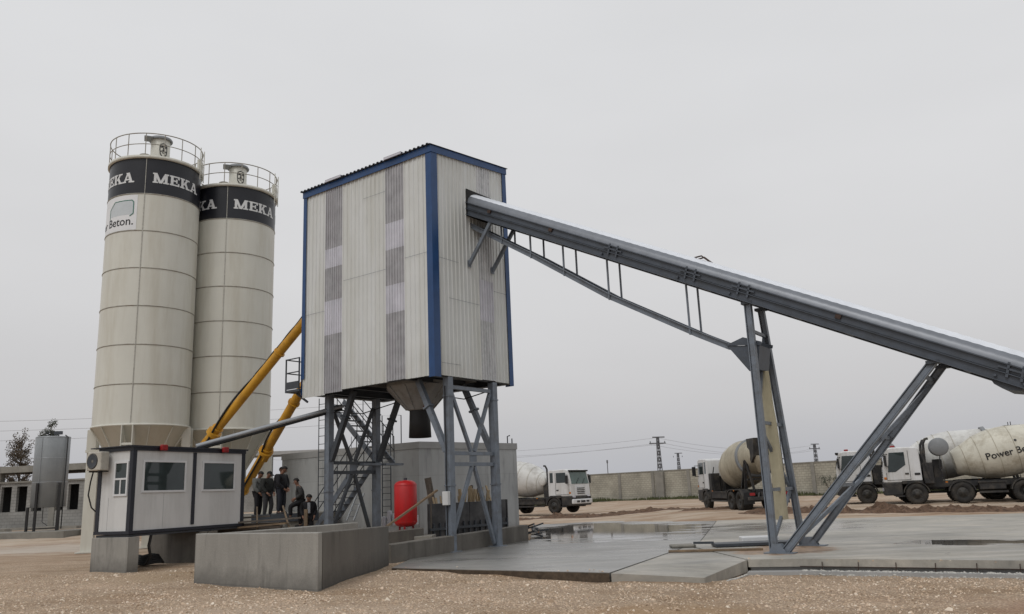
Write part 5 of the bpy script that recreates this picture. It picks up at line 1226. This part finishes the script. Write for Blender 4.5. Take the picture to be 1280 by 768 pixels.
    prof = [(.02, 0), (.55, .0), (.60, .03), (.78, .5), (1.06, 1.15), (1.20, 1.75), (1.23, 2.3), (1.22, 2.7), (1.12, 3.3), (.92, Ld*.80), (.68, Ld*.96), (.62, Ld), (.5, Ld), (.5, Ld-.3)]
    mb = MB(); mb.lathe(prof, 48, M); dr = mb.build('drum', drum_mat, s)
    mb = MB()
    mb.lathe([(1.0, Ld*.765), (1.03, Ld*.765), (1.03, Ld*.80), (.92, Ld*.80)], 48, M); mb.build('roller_ring', tank_gr, dr)
    mb = MB()
    for rr_, zz in ((.80, .5), (1.075, 1.15), (1.235, 1.95), (1.225, 2.75)): mb.v and None; mb.lathe([(rr_, zz-.012), (rr_+.007, zz), (rr_, zz+.012)], 48, M)
    mb.build('weld_seam', drum_old, dr)
    if text:
        vsx, fsx = text_mesh(text, .46, .008); wid = max(v.x for v in vsx)
        mb = MB(); 
        def rad(z):
            for i in range(len(prof)-1):
                (r0, a), (r1, b_) = prof[i], prof[i+1]
                if a <= z <= b_ and b_ > a: return r0+(r1-r0)*(z-a)/(b_-a)
            return .6
        vv = []
        for v in vsx:
            zz = 1.35+v.x*1.0; yy = v.y-.22; r_ = rad(zz)+.012
            # side facing local +y (driver's left when heading left in picture)
            t = PI/2-(yy-.02)/r_   # angle about the axis: local x maps up
            vec = M @ Vector((r_*math.sin((yy)/r_), r_*math.cos((yy)/r_), zz)); vv.append(vec)
        mb.add(vv, fsx); mb.build('lettering', letter_b, dr, fix=False)
        sq = seg_quads([(0, 0), (.08, 0)], .08); mb = MB()
        for q_ in ((2.85, .42),):
            r_ = rad(q_[0])+.012; pts = [(math.cos(t)*.065, math.sin(t)*.065) for t in [2*PI*k/12 for k in range(12)]]
            mb.add([M @ Vector((r_*math.sin((q_[1]+b_)/r_), r_*math.cos((q_[1]+b_)/r_), q_[0]+a_)) for a_, b_ in pts], [tuple(range(12))])
        mb.build('emblem', letter_b, dr, fix=False)
    # front pedestal, rear pedestal, water tank, hopper, chute, ladder
    mb = MB(); mb.prism([(-1.35, 1.08), (-.95, 1.08), (-1.0, 2.2), (-1.28, 2.2)], -.42, .42); mb.bevbox(-1.40, -1.0, -.30, .30, 1.7, 2.2, .04); mb.build('front_pedestal', chassis_m, s)
    mb = MB(); mb.lathe([(.01, -.42), (.40, -.42), (.45, -.36), (.45, .36), (.40, .42), (.01, .42)], 28, Matrix.Translation((-1.30, .72, 2.80)) @ Matrix.Rotation(PI/2, 4, 'X')) if kind == 'euro' else mb.lathe([(.01, -.5), (.28, -.5), (.33, -.44), (.33, .44), (.28, .5), (.01, .5)], 24, Matrix.Translation((-1.02, -.65, 2.2)) @ Matrix.Rotation(PI/2, 4, 'X'))
    mb.build('water_tank', tank_mat, s)
    xr = x0-Ld*math.cos(tilt); zr_ = z0_+Ld*math.sin(tilt)
    mb = MB()
    for sg in (1, -1): mb.bar((xr+1.0, sg*.62, 1.06), (xr+.55, sg*.72, zr_-.35), .14, .14); mb.bar((xr+1.6, sg*.62, 1.06), (xr+.60, sg*.72, zr_-.5), .12, .12); mb.bar((xr+.1, sg*.5, 1.0), (xr+.5, sg*.70, zr_-.3), .10, .10)
    mb.bar((xr+.55, -.78, zr_-.62), (xr+.55, .78, zr_-.62), .14, .2); mb.bar((xr+.5, -.7, 1.6), (xr+.5, .7, 1.6), .1, .1); mb.build('rear_pedestal', chassis_m, s)
    mb = MB(); mb.prism([(xr+.30, zr_+.15), (xr+.35, zr_+.75), (xr-.70, zr_+.75), (xr-.45, zr_-.2), (xr-.05, zr_-.5)], -.60, .60); mb.build('charge_hopper', chassis_m, s)
    mb = MB(); mb.lathe([(.55, 0), (.30, -.85), (.26, -.85), (.5, 0)], 16, Matrix.Translation((xr-.18, 0, zr_-.15)), a0=0); mb.bar((xr-.25, 0, zr_-1.0), (xr-.75, -.35, zr_-1.55), .42, .20); mb.build('discharge_chute', drum_old, s)
    mb = MB(); lx = xr+.15
    for sg in (-1,):
        for a_ in (0, .35): mb.tube([(lx-.35+a_*.2, sg*(.72+a_), .9), (lx-.30+a_*.2, sg*(.72+a_), zr_+.5), (lx-.30+a_*.2, sg*(.72+a_), zr_+1.0)], .02, 5)
        for i in range(9): z = 1.1+i*.27; mb.tube([(lx-.33, sg*.72, z), (lx-.27, sg*1.07, z)], .015, 5)
        mb.box(lx-.5, lx+.2, min(sg*.6, sg*1.15), max(sg*.6, sg*1.15), zr_-.38, zr_-.34)
    mb.build('ladder', chassis_m, s)
    mb = MB(); mb.bevbox(rear-1.25, rear-1.1, -1.15, 1.15, .55, .72, .02); mb.box(rear-1.1, rear-.9, -.4, .4, .7, .95)
    for sg in (1, -1): mb.bar((rear-.95, sg*.45, .9), (rear-1.15, sg*.6, .62), .08)
    mb.build('rear_bumper', chassis_m, s)
    for sg in (1, -1): mb = MB(); mb.bevbox(rear-1.27, rear-1.245, min(sg*.8, sg*1.08), max(sg*.8, sg*1.08), .78, .92, .01); mb.build('tail_light', red_d, s)
    for sg in (1, -1): mb = MB(); mb.box(rear-.72, rear-.68, min(sg*.65, sg*1.2), max(sg*.65, sg*1.2), .35, .95); mb.build('mud_flap', black_m, s)
    return s
mixer('white cab mixer truck at the right edge with lettering on its big cream drum', (20.45, 43.5, .22), R(158), (0, -2.05, -4.75, -6.15), drum_m, 'euro', tank_gr, 'Power Beton', 5.6)
mixer('white cab mixer truck half hidden behind the one with the lettered drum', (19.35, 46.9, .24), R(158), (0, -2.05, -4.75, -6.15), drum_w, 'euro', tank_gr, None, 5.6)
mixer('white mixer truck facing the camera beside the concrete basin', (3.05, 58.3, .10), R(-38), (0, -4.0, -5.35), drum_w, 'asian', drum_w, None, 5.2)
mixer('dirty mixer truck seen from behind through the conveyor legs', (12.15, 49.6, .2), R(95), (0, -4.3, -5.6), drum_old, 'asian', drum_w, None, 5.0)

# ------------------------------------------------------------------ people
def skin_mesh(name, nodes, edges, m, parent, sub=2, root=0):
    me = bpy.data.meshes.new(name); me.from_pydata([n[0] for n in nodes], edges, []); ob = bpy.data.objects.new(name, me); col.objects.link(ob)
    md = ob.modifiers.new('s', 'SKIN'); md.use_smooth_shade = True
    for i, n in enumerate(nodes):
        r = n[1]; me.skin_vertices[0].data[i].radius = r if isinstance(r, tuple) else (r, r)
        me.skin_vertices[0].data[i].use_root = (i == root)
    sb = ob.modifiers.new('d', 'SUBSURF'); sb.levels = sub; sb.render_levels = sub
    dg = bpy.context.evaluated_depsgraph_get(); me2 = bpy.data.meshes.new_from_object(ob.evaluated_get(dg)); me2.name = name
    bpy.data.objects.remove(ob); me2.materials.clear(); me2.materials.append(m)
    for p in me2.polygons: p.use_smooth = True
    o = bpy.data.objects.new(name, me2); col.objects.link(o); o.parent = parent; return o
def person(label, loc, rz, jacket, trousers, pose, hair=hair_m, cap=False):
    """faces local +x. pose: dict of joint positions"""
    s = thing('person', label, 'person', loc, rz, 'people gathered on the platform')
    J = dict(pel=(0, 0, .96), sp=(0, 0, 1.18), ch=(.0, 0, 1.38), nk=(.0, 0, 1.50), hd=(.03, 0, 1.66),
             shL=(0, .18, 1.43), elL=(.02, .25, 1.15), wrL=(.12, .20, .93), shR=(0, -.18, 1.43), elR=(.02, -.25, 1.15), wrR=(.12, -.20, .93),
             hpL=(0, .09, .92), knL=(.03, .10, .50), anL=(-.02, .11, .08), toL=(.16, .12, .04), hpR=(0, -.09, .92), knR=(.03, -.10, .50), anR=(-.02, -.11, .08), toR=(.16, -.12, .04))
    J.update(pose); J = {k: Vector(v) for k, v in J.items()}
    # body (continuous): torso, arms, legs, head
    nd = []; ed = []; ix = {}
    def n(k, p, r): ix[k] = len(nd); nd.append((tuple(p), r)); return ix[k]
    def e(a, b_): ed.append((ix[a], ix[b_]))
    n('pel', J['pel'], (.14, .12)); n('sp', J['sp'], (.14, .12)); n('ch', J['ch'], (.16, .12)); n('nk', J['nk'], .055); e('pel', 'sp'); e('sp', 'ch'); e('ch', 'nk')
    hv = (J['hd']-J['nk']).normalized(); n('ja', J['hd']-hv*.07+Vector((.02, 0, 0)), .075); n('hd', J['hd']+hv*.02, .098); n('tp', J['hd']+hv*.09, .07); e('nk', 'ja'); e('ja', 'hd'); e('hd', 'tp')
    for sd in 'LR':
        n('sh'+sd, J['sh'+sd], .06); n('el'+sd, J['el'+sd], .045); n('wr'+sd, J['wr'+sd], .032); hvv = (J['wr'+sd]-J['el'+sd]).normalized(); n('ha'+sd, J['wr'+sd]+hvv*.09, .035)
        e('ch', 'sh'+sd); e('sh'+sd, 'el'+sd); e('el'+sd, 'wr'+sd); e('wr'+sd, 'ha'+sd)
        n('hp'+sd, J['hp'+sd], .085); n('kn'+sd, J['kn'+sd], .058); n('an'+sd, J['an'+sd], .042); n('to'+sd, J['to'+sd], .035); e('pel', 'hp'+sd); e('hp'+sd, 'kn'+sd); e('kn'+sd, 'an'+sd); e('an'+sd, 'to'+sd)
    skin_mesh('body', nd, ed, skin_m, s)
    # jacket
    nd2 = [(tuple(J['pel']+Vector((0, 0, -.06))), (.215, .185)), (tuple(J['sp']), (.21, .18)), (tuple(J['ch']), (.225, .175)), (tuple(J['nk']-Vector((0, 0, .02))), .085)]; ed2 = [(0, 1), (1, 2), (2, 3)]
    for sd in 'LR':
        k = len(nd2); nd2 += [(tuple(J['sh'+sd]), .10), (tuple(J['el'+sd]), .08), (tuple(J['wr'+sd]), .06)]; ed2 += [(2, k), (k, k+1), (k+1, k+2)]
    skin_mesh('jacket', nd2, ed2, jacket, s)
    nd3 = [(tuple(J['pel']), (.155, .135))]; ed3 = []
    for sd in 'LR':
        k = len(nd3); nd3 += [(tuple(J['hp'+sd]), .12), (tuple(J['kn'+sd]), .095), (tuple(J['an'+sd]+Vector((0, 0, .03))), .066)]; ed3 += [(0, k), (k, k+1), (k+1, k+2)]
    skin_mesh('trousers', nd3, ed3, trousers, s)
    for sd in 'LR':
        a = J['an'+sd]; t = J['to'+sd]; d_ = (t-a); d_.z = 0; d_.normalize(); mb = MB(); M = Matrix.Translation(a+Vector((0, 0, -.075))) @ Matrix.Rotation(math.atan2(d_.y, d_.x), 4, 'Z'); mb.bevbox(-.07, .21, -.05, .05, 0, .09, .025, M); mb.build('shoe', black_m, s)
        # fingers
        w = J['wr'+sd]; hvv = (w-J['el'+sd]).normalized(); sdv = Vector((1, 0, 0)) if abs(hvv.x) < .7 else Vector((0, 0, 1)); sdv = (sdv-hvv*sdv.dot(hvv)).normalized(); inn = Vector((0, -1 if sd == 'L' else 1, 0)); mb = MB()
        for k in range(4): bpt = w+hvv*.11+sdv*(.03-.02*k); l = (.065, .075, .07, .055)[k]; mb.tube([bpt-hvv*.02, bpt+hvv*l*.5+inn*.006, bpt+hvv*l*.9+inn*.02], [.0095, .009, .007], 6)
        bpt = w+hvv*.05+sdv*.032; mb.tube([bpt, bpt+hvv*.03+sdv*.022, bpt+hvv*.06+sdv*.024], [.011, .010, .008], 6); mb.build('fingers', skin_m, s)
    h_ = J['hd']; bm = bmesh.new(); bmesh.ops.create_uvsphere(bm, u_segments=18, v_segments=12, radius=.112)
    for v in list(bm.verts):
        if v.co.x > .035 and v.co.z < .035 or v.co.z < -.07: bm.verts.remove(v)
    rot = Vector((0, 0, 1)).rotation_difference(hv).to_matrix().to_4x4(); mb = MB(); mb.frombm(bm, Matrix.Translation(h_+hv*.035+Vector((-.01, 0, 0))) @ rot, True); mb.build('hair' if not cap else 'cap', hair if not cap else jacket, s)
    if cap: mb = MB(); mb.bevbox(.06, .19, -.07, .07, .04, .055, .006, Matrix.Translation(h_+hv*.03) @ rot); mb.build('cap_peak', jacket, s)
    # face features: nose, ears, eyes, mouth
    F_ = Matrix.Translation(h_) @ rot
    mb = MB(); mb.add([F_ @ Vector(v) for v in ((.118, 0, .03), (.115, .016, -.02), (.115, -.016, -.02), (.142, 0, -.015), (.10, 0, .0))], [(0, 1, 3), (0, 3, 2), (1, 2, 3), (0, 4, 1), (0, 2, 4)]); mb.bevbox(-.01, .02, .093, .107, -.03, .03, .006, F_); mb.bevbox(-.01, .02, -.107, -.093, -.03, .03, .006, F_); mb.build('nose_and_ears', skin_m, s)
    mb = MB()
    for y in (-.035, .035): mb.bevbox(.105, .122, y-.014, y+.014, .018, .030, .004, F_)
    mb.bevbox(.100, .118, -.025, .025, -.058, -.050, .003, F_); mb.build('eyes_and_mouth', hair_m, s)
    return s
j_dk = mat('jacket_black', (.010, .010, .013), .8); j_dg = mat('jacket_dark_green', (.017, .018, .017), .85); j_gr = mat('jacket_grey', (.038, .038, .038), .85, 0, .3, 10)
j_lg = mat('sweater_grey', (.12, .125, .12), .9, 0, .25, 8); t_dk = mat('trousers_black', (.010, .010, .012), .85); t_bl = mat('trousers_navy', (.016, .018, .026), .85); t_gr = mat('trousers_grey', (.035, .035, .038), .85); shirt_w = mat('shirt_white', (.30, .31, .33), .8)
PY = 32.2; pz = 1.19
def PX(px_, py_=None): return (px_)
look = dict(hd=(.10, 0, 1.63), wrL=(.17, .17, .95), wrR=(.17, -.17, .95), elL=(.02, .25, 1.14), elR=(.02, -.25, 1.14))
person('man in a light grey sweater at the cabin corner, leftmost of the group', (-10.10, 32.3, pz-.12), R(-20), j_lg, t_dk, look)
person('man in a dark green jacket and peaked cap, second from the cabin', (-9.66, 32.0, pz-.14), R(-30), j_dg, t_gr, dict(look, hpL=(0, .1, .92), knL=(.12, .12, .52), anL=(.02, .14, .08), toL=(.19, .16, .04)), cap=True)
person('man in black standing half hidden between the capped man and the tallest man', (-9.35, 32.8, pz), R(-60), j_dk, t_dk, {})
person('tallest man in a black jacket and navy trousers looking down', (-9.02, 31.6, pz-.02), R(-15), j_dk, t_bl, dict(look, hd=(.13, 0, 1.66), wrL=(.22, .12, .96), wrR=(.20, -.12, .95), elL=(.06, .24, 1.14)))
person('man in a grey jacket stepping down with one knee raised, right of the group', (-8.0, 30.6, .70), R(200), j_gr, t_dk, dict(sp=(.03, 0, 1.18), ch=(.07, 0, 1.38), nk=(.10, 0, 1.49), hd=(.17, 0, 1.64), shL=(.07, .18, 1.42), shR=(.07, -.18, 1.42), elL=(.0, .25, 1.16), elR=(.0, -.25, 1.16), wrL=(.2, .15, 1.05), wrR=(.18, -.15, 1.02), hpL=(0, .09, .92), knL=(.38, .12, .78), anL=(.36, .12, .40), toL=(.52, .12, .33)))
person('man in open black jacket over pale shirt, lowest of the group by the stair', (-7.62, 30.2, .18), R(-70), j_dk, t_dk, dict(sp=(.03, 0, 1.16), ch=(.08, 0, 1.34), nk=(.12, 0, 1.44), hd=(.2, 0, 1.56), shL=(.08, .18, 1.38), shR=(.08, -.18, 1.38)))
o = [x for x in bpy.data.objects if x.name.startswith('person') and 'pale shirt' in x.get('label', '')][0]
mb = MB(); mb.bevbox(.17, .235, -.05, .05, 1.02, 1.40, .02); mb.build('shirt_front', shirt_w, o)

# ------------------------------------------------------------------ light, sky, camera
w = bpy.data.worlds.new('World'); sc.world = w; w.use_nodes = True
N = w.node_tree.nodes; L = w.node_tree.links; bg = N['Background']
tc = N.new('ShaderNodeTexCoord'); sepx = N.new('ShaderNodeSeparateXYZ'); L.new(tc.outputs['Generated'], sepx.inputs[0])
SUN_EL, SUN_AZ = R(52), math.atan2(-.86, -.5)
sky = N.new('ShaderNodeTexSky'); sky.sky_type = 'NISHITA'; sky.sun_disc = False; sky.sun_elevation = SUN_EL; sky.sun_rotation = PI/2-SUN_AZ; sky.dust_density = 6; sky.air_density = 1.5
hsv = N.new('ShaderNodeHueSaturation'); hsv.inputs['Saturation'].default_value = .25; L.new(sky.outputs[0], hsv.inputs['Color'])
nzw = N.new('ShaderNodeTexNoise'); nzw.inputs['Scale'].default_value = 1.6; nzw.inputs['Detail'].default_value = 4
mpw = N.new('ShaderNodeMapping'); mpw.inputs['Scale'].default_value = (1, 1, 3); L.new(tc.outputs['Generated'], mpw.inputs[0]); L.new(mpw.outputs[0], nzw.inputs['Vector'])
cr = N.new('ShaderNodeValToRGB'); e = cr.color_ramp.elements
e[0].position = 0; e[0].color = (3.95, 4.03, 4.35, 1); e[1].position = 1; e[1].color = (6.5, 6.55, 6.7, 1)
for p, c in ((.035, (4.25, 4.28, 4.50)), (.10, (4.85, 4.80, 4.88)), (.25, (5.55, 5.53, 5.60)), (.5, (6.0, 6.03, 6.13))): q = e.new(p); q.color = (*c, 1)
L.new(sepx.outputs[2], cr.inputs[0])
m1 = N.new('ShaderNodeMix'); m1.data_type = 'RGBA'; m1.inputs[0].default_value = .90
L.new(hsv.outputs[0], m1.inputs[6]); L.new(cr.outputs[0], m1.inputs[7])
m2 = N.new('ShaderNodeMapRange'); m2.inputs[3].default_value = .90; m2.inputs[4].default_value = 1.10; L.new(nzw.outputs['Fac'], m2.inputs[0])
m3 = N.new('ShaderNodeMix'); m3.data_type = 'RGBA'; m3.blend_type = 'MULTIPLY'; m3.inputs[0].default_value = 1; L.new(m1.outputs[2], m3.inputs[6]); L.new(m2.outputs[0], m3.inputs[7])
L.new(m3.outputs[2], bg.inputs[0]); bg.inputs[1].default_value = .124
sl = bpy.data.lights.new('sun', 'SUN'); sl.energy = .8; sl.angle = R(20); sl.color = (1, .97, .93); so = bpy.data.objects.new('sun', sl); col.objects.link(so)
sd = Vector((math.cos(SUN_EL)*math.cos(SUN_AZ), math.cos(SUN_EL)*math.sin(SUN_AZ), math.sin(SUN_EL))); so.rotation_euler = sd.to_track_quat('Z', 'Y').to_euler()

cd = bpy.data.cameras.new('camera'); cd.sensor_width = 36; cd.lens = 1021.3/1280*36; cd.clip_end = 9000; cd.clip_start = .1
co = bpy.data.objects.new('camera', cd); col.objects.link(co); sc.camera = co
pi_, ro_ = R(12.755), R(2.365)
co.matrix_world = Matrix.Translation((0, 0, 1.65)) @ Matrix.Rotation(PI/2+pi_, 4, 'X') @ Matrix.Rotation(-ro_, 4, 'Z')
sc.view_settings.view_transform = 'Standard'; sc.view_settings.look = 'None'; sc.view_settings.exposure = 0
